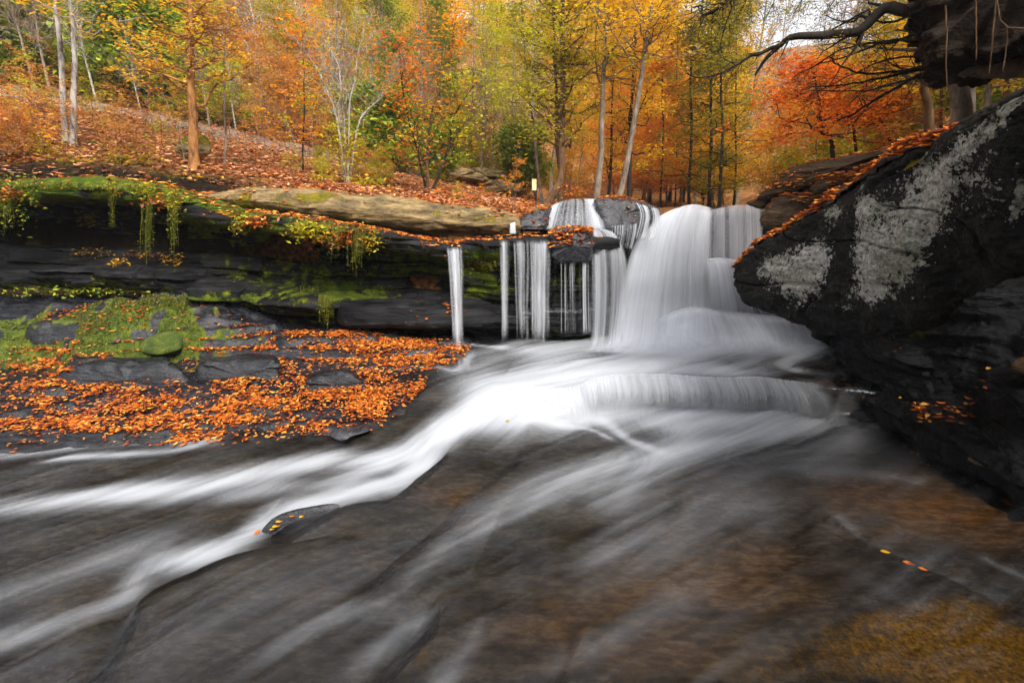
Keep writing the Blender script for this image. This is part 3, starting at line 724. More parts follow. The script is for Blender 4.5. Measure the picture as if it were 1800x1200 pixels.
rockform('upper_boulder', [(902, 405, 7.0), (905, 388, 7.1), (930, 372, 7.2), (965, 362, 7.3), (968, 380, 7.2), (960, 405, 7.0)], .8, M['wet'],
         'mossy dark boulder at the right end of the tan slab', amp=.03, p=3, mossz=.9, cat='boulder')
rockform('upper_boulder', [(952, 410, 7.4), (960, 370, 7.6), (990, 354, 7.8), (1020, 352, 7.8), (1048, 354, 7.7), (1062, 380, 7.5), (1066, 410, 7.3)], .9, M['wet'],
         'dark domed boulder under the small upper fall', amp=.03, p=3, cat='boulder')
# rock behind the main falls
o, _ = rockform('fall_rock', [(1020, 620, 7.7), (1030, 460, 7.8), (1080, 400, 8.0), (1150, 378, 8.2), (1240, 372, 8.3), (1345, 372, 8.3), (1420, 420, 8.0), (1560, 500, 7.9), (1600, 650, 7.7), (1300, 680, 7.7)], 1.2, M['wet'],
         'wet dark rock wall behind the main waterfall', amp=.08, layamp=.06, p=5, n=260, m=120)
rockform('fall_rock', [(1225, 470, 7.5), (1290, 465, 7.5), (1345, 485, 7.5), (1400, 550, 7.4), (1400, 620, 7.2), (1240, 620, 7.2)], .7, M['wet'], 'dark rock step halfway down the right side of the main fall', amp=.04, p=3)
rockform('fall_rock', [(1150, 560, 6.95), (1215, 552, 7.0), (1290, 560, 7.0), (1400, 572, 6.95), (1500, 580, 6.9), (1500, 640, 6.7), (1140, 640, 6.6)], .8, M['wet'], 'rounded rock under the foot of the main fall', amp=.04, p=3)

# big lichen-covered boulder on the right
bc = [((1293, 474, 4.45), (1291, 502, 4.45)), ((1322, 440, 4.25), (1312, 532, 4.3)), ((1400, 394, 3.85), (1375, 552, 3.95)), ((1500, 334, 3.3), (1470, 592, 3.5)), ((1600, 267, 2.75), (1590, 590, 3.0)), ((1700, 212, 2.35), (1700, 530, 2.6)),
      ((1800, 152, 2.05), (1810, 470, 2.25)), ((2050, 10, 1.75), (2050, 400, 1.95)), ((2600, -250, 1.6), (2600, 300, 1.8))]
C = []
for i, (t, c) in enumerate(bc):
    T, Cc = P(*t), P(*c); k = min(1, .12 + i * .3); h = np.linalg.norm(T - Cc)
    out = np.array([-.55, -.8, .1]) * .035 * h * k * 3
    C.append([T, T * .86 + Cc * .14 + out * .7, T * .62 + Cc * .38 + out, T * .38 + Cc * .62 + out, T * .14 + Cc * .86 + out * .8, Cc, Cc + np.array([.12, .22, -.015]) * k, Cc + np.array([.45, .8, .2]) * k, Cc + np.array([.7, 1.3, .6]) * k,
              T + np.array([.65, 1.2, -.3]) * k, T + np.array([.4, .75, -.05]) * k, T + np.array([.12, .22, .01]) * k])
C = np.swapaxes(np.array(C), 0, 1)
G = np.swapaxes(cr(np.swapaxes(cr(C, 420, True), 0, 1), 620), 0, 1)
nn = normals(G); nn *= np.sign((nn * (G - G.mean(0, keepdims=True))).sum(-1).mean())
d = .045 * fbm(G * 1.8 + 3, 6, .55) + .02 * fbm(G * np.array([4, 4, 9.]), 5, .6) - .03 * sstep(.06, 0, np.abs(pn(G * np.array([1.1, 1.1, 3.2]) + 7)))
pxb_, pyb_ = proj(G)
und = sstep(.44, .5, np.linspace(0, 1, 420))[:, None]
d = d + und * strata(G, .05, .03, .3, 4)
G = G + nn * d[..., None]
px_, py_ = proj(G)
li = (blob(px_, py_, 1400, 488, 48, 44, 15) * 1.0 + blob(px_, py_, 1352, 465, 22, 22) * .7 + blob(px_, py_, 1428, 455, 26, 26) * .7 + blob(px_, py_, 1560, 455, 50, 44, -40) * .95 + blob(px_, py_, 1530, 420, 26, 36) * .6 + blob(px_, py_, 1615, 385, 34, 60, 35) * .8 - blob(px_, py_, 1478, 470, 16, 90, 10) * .5
      + blob(px_, py_, 1525, 360, 22, 26) * .85 + blob(px_, py_, 1465, 375, 18, 16) * .7 + blob(px_, py_, 1640, 310, 45, 35, -30) * .62 + blob(px_, py_, 1700, 255, 40, 22, -35) * .6 + blob(px_, py_, 1745, 215, 45, 18, -35) * .62
      + blob(px_, py_, 1790, 175, 30, 14, -35) * .75 + blob(px_, py_, 1790, 365, 14, 40, 20) * .75 + blob(px_, py_, 1530, 515, 40, 16) * .62 + blob(px_, py_, 1480, 540, 40, 8) * .4 + blob(px_, py_, 1470, 440, 50, 60) * .28 + blob(px_, py_, 1600, 400, 150, 90, -40) * .36 + blob(px_, py_, 1720, 300, 120, 60, -35) * .26)
face = sstep(.46, .38, np.linspace(0, 1, 420))[:, None] * np.ones((1, 620))
li = np.clip(li, 0, 1.1) * face * sstep(0, .02, np.linspace(0, 1, 420))[:, None]
mo = blob(px_, py_, 1690, 235, 60, 10, -33) * .8 * (1 - li) + blob(px_, py_, 1600, 290, 40, 8, -33) * .5
boulder = tag(mk('lichen_boulder', G, gridf(420, 620, False), M['boulder'], attrs={'moss': mo, 'lichen': li}), 'huge dark leaning boulder with crusty pale lichen on its face', 'boulder')
BT = [np.array(q) for q in C[0]]; BB = [np.array(q) for q in C[-1]]

# ledges stacked behind the big boulder
rockform('stacked_rock', [(1325, 350, 5.6), (1350, 325, 5.7), (1395, 292, 5.8), (1480, 275, 5.7), (1560, 258, 5.5), (1625, 238, 5.3), (1665, 240, 5.2), (1600, 278, 5.3), (1520, 306, 5.4), (1450, 318, 5.5), (1380, 345, 5.5)], 1.0, M['brown'],
         'brown overhanging slab on top of the stacked rocks by the red maple', amp=.03, layamp=.03, p=4, n=260)
rockform('stacked_rock', [(1335, 388, 5.2), (1345, 360, 5.3), (1372, 345, 5.3), (1420, 340, 5.3), (1450, 350, 5.2), (1440, 378, 5.1), (1405, 402, 5.0), (1355, 405, 5.1)], .6, M['brown'],
         'rounded dark rock below the brown slab at the right end of the falls', amp=.03, mossz=.35)
rockform('stacked_rock', [(1425, 328, 4.9), (1442, 312, 5.0), (1490, 304, 5.0), (1506, 318, 4.9), (1485, 338, 4.8), (1435, 341, 4.8)], .4, M['brown'], 'small mossy rock wedged between slab and big boulder', amp=.02, mossz=.9)
rockform('stacked_rock', [(1312, 356, 6.0), (1340, 345, 6.0), (1378, 349, 5.9), (1372, 362, 5.8), (1335, 368, 5.8)], .5, M['brown'], 'small leafy rock touching the right edge of the main fall', amp=.02)
rockform('stacked_rock', [(1495, 335, 4.5), (1505, 300, 4.6), (1560, 280, 4.5), (1620, 255, 4.3), (1680, 232, 4.1), (1720, 240, 3.9), (1640, 300, 3.9), (1560, 350, 4.1)], .6, M['brown'], 'leaf-covered rock mound behind the rim of the big boulder', amp=.03, mossz=.5)
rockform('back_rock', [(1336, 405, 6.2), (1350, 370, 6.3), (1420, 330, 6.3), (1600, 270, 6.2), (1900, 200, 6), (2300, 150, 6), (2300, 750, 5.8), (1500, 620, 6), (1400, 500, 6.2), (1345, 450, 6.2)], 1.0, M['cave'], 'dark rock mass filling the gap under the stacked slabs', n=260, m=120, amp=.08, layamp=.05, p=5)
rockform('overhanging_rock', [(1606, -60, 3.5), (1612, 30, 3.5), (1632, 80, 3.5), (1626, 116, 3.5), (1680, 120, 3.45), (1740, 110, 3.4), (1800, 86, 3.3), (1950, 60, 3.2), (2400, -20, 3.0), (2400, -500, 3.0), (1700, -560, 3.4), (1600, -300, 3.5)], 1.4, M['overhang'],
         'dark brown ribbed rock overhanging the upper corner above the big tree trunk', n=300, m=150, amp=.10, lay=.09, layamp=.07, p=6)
# dark undercut bank below the big boulder
cols_ = [1448, 1480, 1530, 1600, 1700, 1800, 2050, 2500]
rr = [[(545, 6.9), (545, 6.2), (530, 5.5), (500, 5.0), (450, 4.7), (400, 4.5), (300, 4.4), (200, 4.2)],
      [(600, 6.7), (600, 5.9), (600, 5.2), (590, 4.8), (570, 4.4), (560, 4.2), (500, 3.9), (450, 3.8)],
      [(650, 5.9), (650, 5.4), (655, 4.95), (660, 4.5), (660, 4.15), (650, 3.8), (640, 3.4), (640, 3.2)],
      [(680, 5.2), (680, 5.0), (690, 4.75), (712, 4.3), (730, 3.9), (742, 3.45), (780, 3.0), (820, 2.8)],
      [(700, 5.05), (705, 4.85), (718, 4.6), (752, 4.1), (790, 3.6), (812, 3.2), (880, 2.7), (980, 2.3)],
      [(738, 4.95), (740, 4.75), (748, 4.5), (800, 3.95), (850, 3.45), (900, 3.0), (1050, 2.4), (1250, 1.9)],
      [(760, 4.9), (765, 4.7), (775, 4.45), (830, 3.8), (885, 3.3), (950, 2.85), (1110, 2.3), (1350, 1.8)]]
C = [[P(cx, y, Y) for cx, (y, Y) in zip(cols_, r)] for r in rr]
G = np.swapaxes(cr(np.swapaxes(cr(np.array(C), 360), 0, 1), 420), 0, 1)
nn = normals(G); nn *= -np.sign(nn[..., 1:2].mean())
d = .16 * (np.abs(pn(G * np.array([1.3, 1.3, 2.2]) + 3)) - .2) + .06 * (.3 - np.abs(pn(G * np.array([3., 3, 6]) + 9))) + .02 * fbm(G * 9, 3) + strata(G, .11, .06, -.25, 6) + strata(G, .04, .02, -.25, 7)
G = G + nn * d[..., None]
G[0, :, 1] += .5
px_, py_ = proj(G)
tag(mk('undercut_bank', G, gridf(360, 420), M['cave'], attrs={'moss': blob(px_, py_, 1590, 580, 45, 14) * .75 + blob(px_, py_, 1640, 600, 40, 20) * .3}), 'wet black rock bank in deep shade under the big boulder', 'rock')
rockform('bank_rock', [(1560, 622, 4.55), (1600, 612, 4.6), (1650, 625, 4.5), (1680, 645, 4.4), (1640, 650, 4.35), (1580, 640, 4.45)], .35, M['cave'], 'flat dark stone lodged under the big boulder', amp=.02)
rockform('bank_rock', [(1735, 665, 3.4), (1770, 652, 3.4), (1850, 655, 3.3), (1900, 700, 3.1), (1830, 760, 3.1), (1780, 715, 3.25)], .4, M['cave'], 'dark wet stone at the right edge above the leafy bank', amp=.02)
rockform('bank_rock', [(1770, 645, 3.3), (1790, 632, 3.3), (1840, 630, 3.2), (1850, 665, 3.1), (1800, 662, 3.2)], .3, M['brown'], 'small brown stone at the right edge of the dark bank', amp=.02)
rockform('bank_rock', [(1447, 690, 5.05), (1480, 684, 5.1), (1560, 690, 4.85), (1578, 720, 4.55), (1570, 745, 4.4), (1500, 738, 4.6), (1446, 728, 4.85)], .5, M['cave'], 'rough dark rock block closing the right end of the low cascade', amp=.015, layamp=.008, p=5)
rockform('shore_stone', [(1700, 808, 3.5), (1716, 800, 3.52), (1740, 812, 3.46), (1748, 820, 3.42), (1724, 820, 3.44)], .09, M['pebble'] if 'pebble' in M else M['slab'], 'small pale stone at the waterline of the dark bank', n=40, m=24, amp=.004, layamp=0, cat='stone')

# ---------------------------------------------------------------- falling water
def veil_mat(name, dens, con, su, sv):
    m = NT(name)
    uvw = m.n('Attribute', attribute_name='uvw').outputs['Vector']
    a1 = m.noise(m.map(uvw, (su, sv, 1)), 1.0, 3, .6)
    a2 = m.noise(m.map(uvw, (su * 3.3, sv * .7, 1)), 1.0, 2, .6)
    s = m.math('ADD', m.math('MULTIPLY', a1, .6), m.math('MULTIPLY', a2, .4))
    s = m.math('MULTIPLY_ADD', m.math('SUBTRACT', s, .5), con, m.attr('dens'))
    al = m.math('MULTIPLY', m.math('MULTIPLY', s, dens, clamp=True), m.attr('env'), clamp=True)
    d = m.n('BsdfDiffuse', {'Color': (.84, .87, .92, 1)}).outputs[0]
    t = m.n('BsdfTranslucent', {'Color': (.84, .87, .92, 1)}).outputs[0]
    w = m.n('MixShader', {0: .3, 1: d, 2: t}).outputs[0]
    tr = m.n('BsdfTransparent', {'Color': (1, 1, 1, 1)}).outputs[0]
    return m.surf(m.n('MixShader', {0: al, 1: tr, 2: w}).outputs[0])
M['veil'] = veil_mat('veil_soft', 1.0, 1.3, 6, .35)
M['veil_mid'] = veil_mat('veil_mid', 1.0, 1.7, 13, .3)
M['veil_fine'] = veil_mat('veil_fine', 1.0, 5.5, 17, .25)
def veil(name, rows, dens, mat, nu=120, nv=90, eu=.12, top=.04, bot=.12, layers=2, off=.05, wob=.012, dcols=None, pix=True, parent=None):
    parts = []
    G0 = loft(rows, nv, nu, pix=pix)
    u = np.linspace(0, 1, nu)[None, :] * np.ones((nv, 1)); v = np.linspace(0, 1, nv)[:, None] * np.ones((1, nu))
    wid = np.linalg.norm(G0[nv // 2, -1] - G0[nv // 2, 0]); ln = np.linalg.norm(G0[-1, nu // 2] - G0[0, nu // 2])
    for k in range(layers):
        G = G0.copy()
        G[..., 1] -= off * k
        G[..., 1] -= wob * 2.2 * pn(xyz(u * wid * 5, v * .8, k * 9 + len(rows) + rows[0][0][0])) * sstep(0, .15, v)
        env = sstep(0, eu, u) * sstep(1, 1 - eu, u) * sstep(0, top, v) * sstep(1, 1 - bot, v)
        dn = np.full(u.shape, dens) * (1 - .35 * k) * (1 - .3 * v)
        if dcols: dn = dn * np.interp(u, np.linspace(0, 1, len(dcols)), dcols)
        off3 = rows[0][0][0] * .137 + k * 3.3
        parts.append((G.reshape(-1, 3), gridf(nv, nu), {'env': env.ravel(), 'dens': dn.ravel(), 'uvw': np.stack([u * wid, v * ln, 0 * u + off3], -1).reshape(-1, 3)}))
    V, Fq, A = join(parts)
    return mk(name, V, Fq, mat, parent, A)
W_ = 'waterfall'
def fall(label, *a, **k):
    return tag(veil('waterfall', *a, **k), label, W_)
main = fall('tall broad white main waterfall arching down in the middle', [
    [(1175, 374, 8.4), (1200, 364, 8.4), (1222, 360, 8.4), (1250, 366, 8.4)],
    [(1146, 388, 7.75), (1178, 373, 7.75), (1215, 364, 7.75), (1252, 372, 7.75)],
    [(1112, 432, 7.35), (1152, 418, 7.35), (1203, 410, 7.35), (1250, 412, 7.4)],
    [(1094, 490, 7.1), (1138, 482, 7.1), (1196, 475, 7.1), (1249, 478, 7.15)],
    [(1080, 550, 6.95), (1128, 548, 6.9), (1192, 545, 6.9), (1254, 548, 6.95)],
    [(1064, 600, 6.35), (1120, 602, 6.3), (1190, 602, 6.3), (1262, 602, 6.3)],
    [(1020, 618, 5.85), (1095, 624, 5.68), (1190, 630, 5.55), (1290, 630, 5.55)]], .95, M['veil'], nu=200, nv=160, eu=.12, bot=.22, layers=2, dcols=(.9, 1.35, 1.15, .9, .7, .62, .7, .66), wob=.008)
fall('shorter streaked waterfall to the right of the main fall', [
    [(1243, 372, 8.3), (1270, 364, 8.3), (1300, 360, 8.3), (1330, 362, 8.3)],
    [(1238, 380, 7.95), (1270, 370, 7.95), (1300, 366, 7.95), (1336, 368, 7.95)],
    [(1238, 410, 7.85), (1270, 405, 7.85), (1302, 402, 7.85), (1338, 404, 7.85)],
    [(1236, 470, 7.75), (1270, 470, 7.75), (1302, 472, 7.75), (1338, 474, 7.75)]], .5, M['veil_mid'], eu=.08, dcols=(1.3, .5, .9, .5, 1.2, .8, 1.0, 1.1), bot=.1)
fall('soft water spilling over the step below the right-hand upper fall', [
    [(1228, 458, 7.75), (1262, 452, 7.75), (1300, 458, 7.75), (1345, 470, 7.75)],
    [(1236, 466, 7.4), (1275, 460, 7.4), (1320, 470, 7.4), (1380, 495, 7.4)],
    [(1240, 500, 7.2), (1285, 500, 7.2), (1335, 510, 7.2), (1400, 535, 7.2)],
    [(1240, 556, 7.1), (1295, 556, 7.1), (1350, 560, 7.1), (1410, 575, 7.1)]], .66, M['veil'], dcols=(1.3, 1.3, .7, .6, .7, .8), top=.12)
fall('low rounded surge of white water at the foot of the main fall', [
    [(1130, 560, 7.0), (1175, 546, 7.0), (1220, 537, 7.0), (1270, 543, 7.0), (1340, 550, 7.0), (1420, 560, 7.0), (1500, 575, 7.0)],
    [(1125, 575, 6.75), (1170, 556, 6.75), (1222, 545, 6.75), (1284, 555, 6.75), (1350, 560, 6.75), (1430, 568, 6.75), (1500, 582, 6.75)],
    [(1120, 590, 6.62), (1165, 578, 6.6), (1222, 572, 6.6), (1300, 580, 6.6), (1362, 582, 6.6), (1440, 588, 6.6), (1500, 596, 6.6)],
    [(1110, 602, 6.3), (1160, 602, 6.3), (1222, 602, 6.3), (1310, 602, 6.3), (1370, 602, 6.3), (1445, 602, 6.3), (1500, 602, 6.3)],
    [(1080, 628, 5.6), (1150, 632, 5.5), (1222, 636, 5.42), (1320, 636, 5.42), (1385, 632, 5.5), (1450, 624, 5.7), (1500, 618, 5.8)]], .8, M['veil'], nu=160, eu=.25, bot=.35, dcols=(.9, 1.0, 1.1, .8, 1.0, .9, .7, .6), top=.32)
fall('small upper fall sliding over a domed boulder left of the main fall', [
    [(976, 358, 7.95), (1005, 350, 7.95), (1048, 350, 7.95)],
    [(968, 364, 7.55), (1005, 356, 7.5), (1052, 356, 7.5)],
    [(960, 380, 7.3), (1003, 376, 7.25), (1058, 376, 7.25)],
    [(950, 404, 7.1), (1000, 406, 7.05), (1066, 406, 7.05)]], .6, M['veil_mid'], dcols=(1.1, 1.2, .8, .3, .0, .5, .2, .0, 1.2, 1.4, 1.2), eu=.08)
fall('thin streaks of water falling off the right side of the blue-black boulder', [
    [(1108, 352, 7.55), (1150, 362, 7.6)], [(1118, 358, 7.2), (1160, 372, 7.3)], [(1125, 380, 7.1), (1160, 392, 7.2)], [(1115, 425, 7.0), (1150, 425, 7.1)]], .35, M['veil_fine'], nu=60, layers=1)
fall('fine white threads dripping under the blue-black boulder', [
    [(1070, 398, 7.0), (1122, 392, 7.0)], [(1070, 410, 6.95), (1120, 410, 6.95)], [(1068, 430, 6.9), (1112, 440, 6.95)]], .2, M['veil_fine'], nu=60, layers=1)
fall('arched side waterfall pouring off the leaf-topped block', [
    [(1032, 404, 7.1), (1050, 402, 7.1), (1066, 402, 7.1)],
    [(1036, 412, 6.7), (1062, 412, 6.75), (1086, 416, 6.9)],
    [(1038, 450, 6.5), (1070, 450, 6.55), (1103, 458, 6.8)],
    [(1038, 520, 6.4), (1072, 520, 6.45), (1104, 525, 6.75)],
    [(1036, 600, 6.3), (1066, 600, 6.3), (1096, 600, 6.35)], [(1015, 618, 5.85), (1055, 620, 5.8), (1100, 620, 5.8)]], .46, M['veil_mid'], dcols=(.3, 1.1, 1.0, .6, .8, 1.1, .4), eu=.15, wob=.02)
def strand_fall(label, strands, Yt, Yb, top, bot, seed):
    g = np.random.default_rng(seed); parts = []
    for a, b_, w, al in strands:
        nv, nu = 70, 9; v = np.linspace(0, 1, nv)[:, None] * np.ones((1, nu)); u = np.linspace(0, 1, nu)[None] * np.ones((nv, 1))
        t0, t1 = top + g.uniform(-2, 3), bot + g.uniform(-14, 4)
        ww = w * (1 + .35 * pn(xyz(v * 3, g.uniform(0, 90), 0)) - .25 * v)
        px = a + (b_ - a) * v ** .6 + (u - .5) * ww * 3.4 + 1.0 * pn(xyz(v * 2.5, g.uniform(0, 90), 1))
        py = t0 + (t1 - t0) * v; Y = Yt - .1 * np.sqrt(v) + (Yb - Yt + .1) * v
        U = (px - 900) / F; Vv = (600 - py) / F; tt = Y / (CT + Vv * ST)
        G = np.stack([U * tt, Y, CZ + (Vv * CT - ST) * tt], -1)
        env = np.exp(-((u * 2 - 1) * 1.9) ** 2) * sstep(0, .05, v) * sstep(1, .8, v)
        env = (env - .03).clip(0)
        dn = al * .66 * (1 - .25 * v) * (1 + .3 * pn(xyz(v * 5, g.uniform(0, 90), 2)))
        parts.append((G.reshape(-1, 3), gridf(nv, nu), {'env': env.ravel(), 'dens': dn.ravel(), 'uvw': np.stack([(u - .5) * ww * .01, v, 0 * u + g.uniform(0, 50)], -1).reshape(-1, 3)}))
    V, Fq, A = join(parts)
    return tag(mk('waterfall', V, Fq, M['veil_mid'], attrs=A), label, W_)
def jitter(base, n, seed):
    g = np.random.default_rng(seed); out = list(base)
    for _ in range(n):
        a, b_, w, al = base[g.integers(len(base))]; d = g.normal() * 5
        out.append((a + d, b_ + d * g.uniform(.4, 1.3), g.uniform(.8, 2.2), g.uniform(.15, .5)))
    return out
strand_fall('lone thin waterfall at the left end of the wet ledge', jitter([(797, 805, 5, .95), (792, 803, 4, .7), (802, 808, 4, .75), (787, 799, 2.5, .3), (811, 813, 2.5, .35)], 9, 1), 6.22, 6.05, 433, 618, 1)
fall('trickle running down the lower rock step below the lone waterfall', [[(772, 634, 5.78), (830, 628, 5.85)], [(772, 650, 5.6), (832, 645, 5.7)], [(775, 680, 5.35), (835, 676, 5.4)]], .35, M['veil_fine'], nu=60, layers=1)
strand_fall('curtain waterfall of separate white strands off the wet ledge', jitter([(885, 888, 4.5, .6), (891, 892, 3, .45), (880, 884, 2, .3), (915, 917, 4, .95), (908, 913, 2, .4), (927, 927, 2.5, .4), (941, 941, 5.5, .95), (949, 948, 5, .85), (934, 936, 3, .5), (957, 955, 4.5, 1.0), (964, 963, 3, .6)], 13, 2), 6.2, 6.05, 421, 612, 2)
fall('single hair-thin thread of water left of the arched side fall', [[(1025, 448, 6.25), (1031, 448, 6.25)], [(1025, 500, 6.22), (1031, 500, 6.22)], [(1026, 575, 6.2), (1031, 575, 6.2)]], .6, M['veil'], nu=12, layers=1, eu=.4)
fall('faint misty threads between the curtain and the arched side fall', [[(975, 440, 6.22), (1040, 440, 6.3)], [(975, 500, 6.18), (1040, 500, 6.25)], [(975, 590, 6.1), (1042, 590, 6.2)]], .03, M['veil_fine'], nu=90, layers=1)
fall('tiny waterfall at the right end of the tan slab', [[(896, 389, 7.0), (906, 388, 7.0)], [(896, 394, 6.9), (907, 394, 6.9)], [(895, 412, 6.85), (908, 412, 6.85)]], .9, M['veil'], nu=20, layers=1, eu=.3)
# long low cascade: from the crest line down to the pool
top_, lip_, mid_, bot_ = [], [], [], []
for px in (905, 960, 1010, 1060, 1130, 1200, 1270, 1330, 1390, 1445):
    c = float(np.interp(px, [905, 960, 1010, 1060, 1130, 1200, 1280, 1350, 1440], [694, 690, 682, 667, 660, 661, 668, 668, 676]))
    c += 1.5 * math.sin(px * .07) + 1.5 * math.sin(px * .023)
    a = PZ(px, c - 5, .325); b = PZ(px, c + 1, .315); e = PZ(px, 719 if px > 1000 else 712, -.01); e[1] = min(e[1], b[1] - .05)
    e[1] -= .02 + .16 * (px > 1000)
    top_.append(a); lip_.append(b - np.array([0, .03, 0])); mid_.append(b * .55 + e * .45 + np.array([0, -.04, .05])); bot_.append(e)
fall('long low step of white water across the pool below the falls', [top_, lip_, mid_, bot_], .6, M['veil_mid'], pix=False, nu=360, nv=50, eu=.1, top=.12, bot=.4, off=.05, wob=.022,
     dcols=(.0, .4, .9, .6, 1.0, 1.2, .7, 1.15, 1.0, .7, 1.1, .9, .7, .6, .6))
# ---------------------------------------------------------------- hillside behind the falls
HX = [-900, -300, 0, 200, 400, 600, 800, 940, 1000, 1300, 1380, 1500, 1700, 2100, 2900]
HY = [6.9, 7.3, 7.7, 8.3, 9.5, 11, 12.5, 14, 16, 20, 28, 42, 62, 95, 150]
HR = {  # picture row at which the ground lies, per column and distance
 -900: [318, 316, 280, 262, 232, 200, 170, 150, 150, 60, -150, -350, -500, -600, -600],
 -300: [318, 316, 280, 262, 232, 200, 170, 150, 150, 60, -150, -330, -450, -500, -520],
 0:    [316, 314, 282, 264, 236, 204, 174, 150, 150, 60, -120, -280, -400, -450, -470],
 200:  [324, 322, 292, 276, 252, 226, 204, 186, 184, 110, -40, -180, -260, -310, -320],
 400:  [340, 338, 318, 304, 286, 266, 248, 232, 230, 180, 60, -60, -140, -190, -200],
 600:  [352, 348, 342, 333, 320, 306, 290, 276, 274, 235, 140, 40, -30, -70, -80],
 800:  [372, 368, 362, 355, 347, 338, 326, 312, 310, 285, 220, 130, 70, 40, 30],
 940:  [470, 455, 435, 400, 371, 364, 360, 350, 348, 335, 290, 210, 140, 100, 90],
 1000: [650, 640, 600, 540, 376, 372, 370, 368, 367, 362, 345, 290, 190, 130, 110],
 1300: [650, 640, 600, 540, 378, 374, 372, 370, 368, 366, 362, 330, 220, 120, 90],
 1380: [650, 640, 560, 460, 372, 366, 360, 356, 352, 345, 330, 290, 200, 110, 80],
 1500: [340, 335, 328, 324, 318, 312, 306, 302, 300, 290, 265, 225, 150, 90, 70],
 1700: [255, 252, 250, 246, 240, 232, 225, 220, 215, 200, 170, 130, 100, 80, 70],
 2100: [190, 188, 186, 180, 170, 160, 150, 145, 140, 120, 90, 60, 50, 50, 50],
 2900: [150, 150, 145, 140, 130, 120, 110, 100, 90, 70, 50, 30, 20, 20, 20]}
_az = np.zeros((len(HX), len(HY))); _hz = np.zeros((len(HX), len(HY)))
for i, px in enumerate(HX):
    for j, Y in enumerate(HY):
        q = P(px, HR[px][j], Y); _az[i, j] = q[0] / Y; _hz[i, j] = q[2]
AZ0 = _az.mean(1)
FY = np.geomspace(6.9, 150, 160)
FA = np.linspace(AZ0[0], AZ0[-1], 260)
_t = np.array([np.interp(FY, HY, _hz[i]) for i in range(len(HX))])          # (col, FY)
_g = np.array([np.interp(FA, AZ0, _t[:, j]) for j in range(len(FY))])       # (FY, FA)
for _ in range(3):
    _g[1:-1, 1:-1] = (_g[1:-1, 1:-1] * 2 + _g[:-2, 1:-1] + _g[2:, 1:-1] + _g[1:-1, :-2] + _g[1:-1, 2:]) / 6
def HG(x, y):
    x, y = np.broadcast_arrays(np.asarray(x, float), np.asarray(y, float))
    yy = np.clip(y, 6.91, 149)
    z = bil(_g, x / yy, np.log(yy), FA[0], FA[-1], math.log(6.9), math.log(150))
    return z + .06 * fbm(xyz(x * .8, y * .8, 1), 4) * np.clip(yy / 9, 1, 6)
AA = np.linspace(FA[0] * .98, FA[-1] * .98, 700)[None, :]; YY = np.geomspace(6.95, 148, 420)[:, None]
XH, YH = AA * YY, YY * np.ones_like(AA)
ZH = HG(XH, YH); ZH[0] -= 3.0
pxh, pyh = proj(np.stack([XH, YH, ZH], -1))
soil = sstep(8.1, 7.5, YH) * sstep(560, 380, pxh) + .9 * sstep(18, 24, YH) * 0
m = NT('hill_ground'); p = m.pos()
a = m.noise(p, 14, 6, .75); b = m.noise(p, 1.3, 4, .6)
c = m.ramp(m.math('ADD', m.math('MULTIPLY', a, .75), m.math('MULTIPLY', b, .25)), [(.36, (.03, .016, .01)), (.46, (.16, .07, .03)), (.54, (.34, .15, .05)), (.66, (.55, .3, .13))])
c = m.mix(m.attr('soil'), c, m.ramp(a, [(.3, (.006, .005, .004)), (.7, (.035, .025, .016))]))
c = m.mix(m.rng(m.math('ADD', m.attr('grav'), m.math('MULTIPLY', m.math('SUBTRACT', b, .5), .8)), .45, .75), c, m.ramp(a, [(.35, (.1, .075, .06)), (.65, (.36, .27, .21))]))
c = m.mix(m.rng(m.noise(p, 2.1, 4), .56, .7, 0, .6), c, m.ramp(a, [(.35, (.03, .035, .008)), (.65, (.16, .15, .03))]))
M['hill'] = m.surf(m.pbsdf(c, .95, m.bump(a, 1.0, .05), 0.0))
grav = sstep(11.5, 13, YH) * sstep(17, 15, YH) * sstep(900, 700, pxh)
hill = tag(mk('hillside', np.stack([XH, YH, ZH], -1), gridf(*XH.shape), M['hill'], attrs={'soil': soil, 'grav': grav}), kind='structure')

# ---------------------------------------------------------------- leaves and twigs
def leaves(C, size, r, flat=.5, seed=0, asp=.5, simple=True, up=None):
    """leaf blades at the points C; each is two or one bent quads"""
    g = np.random.default_rng(seed + 1000); n = len(C)
    N = g.normal(size=(n, 3)); N[:, 2] = np.abs(N[:, 2]) + flat * 4
    if up is not None: N = up + N * .45
    N /= np.linalg.norm(N, axis=1)[:, None]
    D = g.normal(size=(n, 3)); D -= (D * N).sum(1)[:, None] * N; D /= np.linalg.norm(D, axis=1)[:, None]
    S = np.cross(N, D)
    s = (size * g.uniform(.5, 1.3, n))[:, None]; w = s * asp * g.uniform(.75, 1.2, n)[:, None]
    if simple:
        V = np.stack([C - D * s * .5, C + S * w * .5 + N * w * .18 + D * s * .05, C + D * s * .5, C - S * w * .5 + N * w * .18 + D * s * .05], 1)
        Fq = np.arange(n)[:, None] * 4 + np.array([[0, 1, 2, 3]]); k = 4
    else:
        cu = N * s * g.uniform(-.12, .22, n)[:, None]
        V = np.stack([C - D * s * .5 + cu, C - D * s * .12 + S * w * .5 + N * w * .16, C + D * s * .24 + S * w * .4 + N * w * .14, C + D * s * .5 + cu * 1.2,
                      C + D * s * .24 - S * w * .4 + N * w * .14, C - D * s * .12 - S * w * .5 + N * w * .16], 1)
        Fq = (np.arange(n)[:, None, None] * 6 + np.array([[[0, 3, 2, 1], [0, 5, 4, 3]]])).reshape(-1, 4); k = 6
    return V.reshape(-1, 3), Fq.reshape(-1, 4), {'rnd': np.repeat(r, k)}
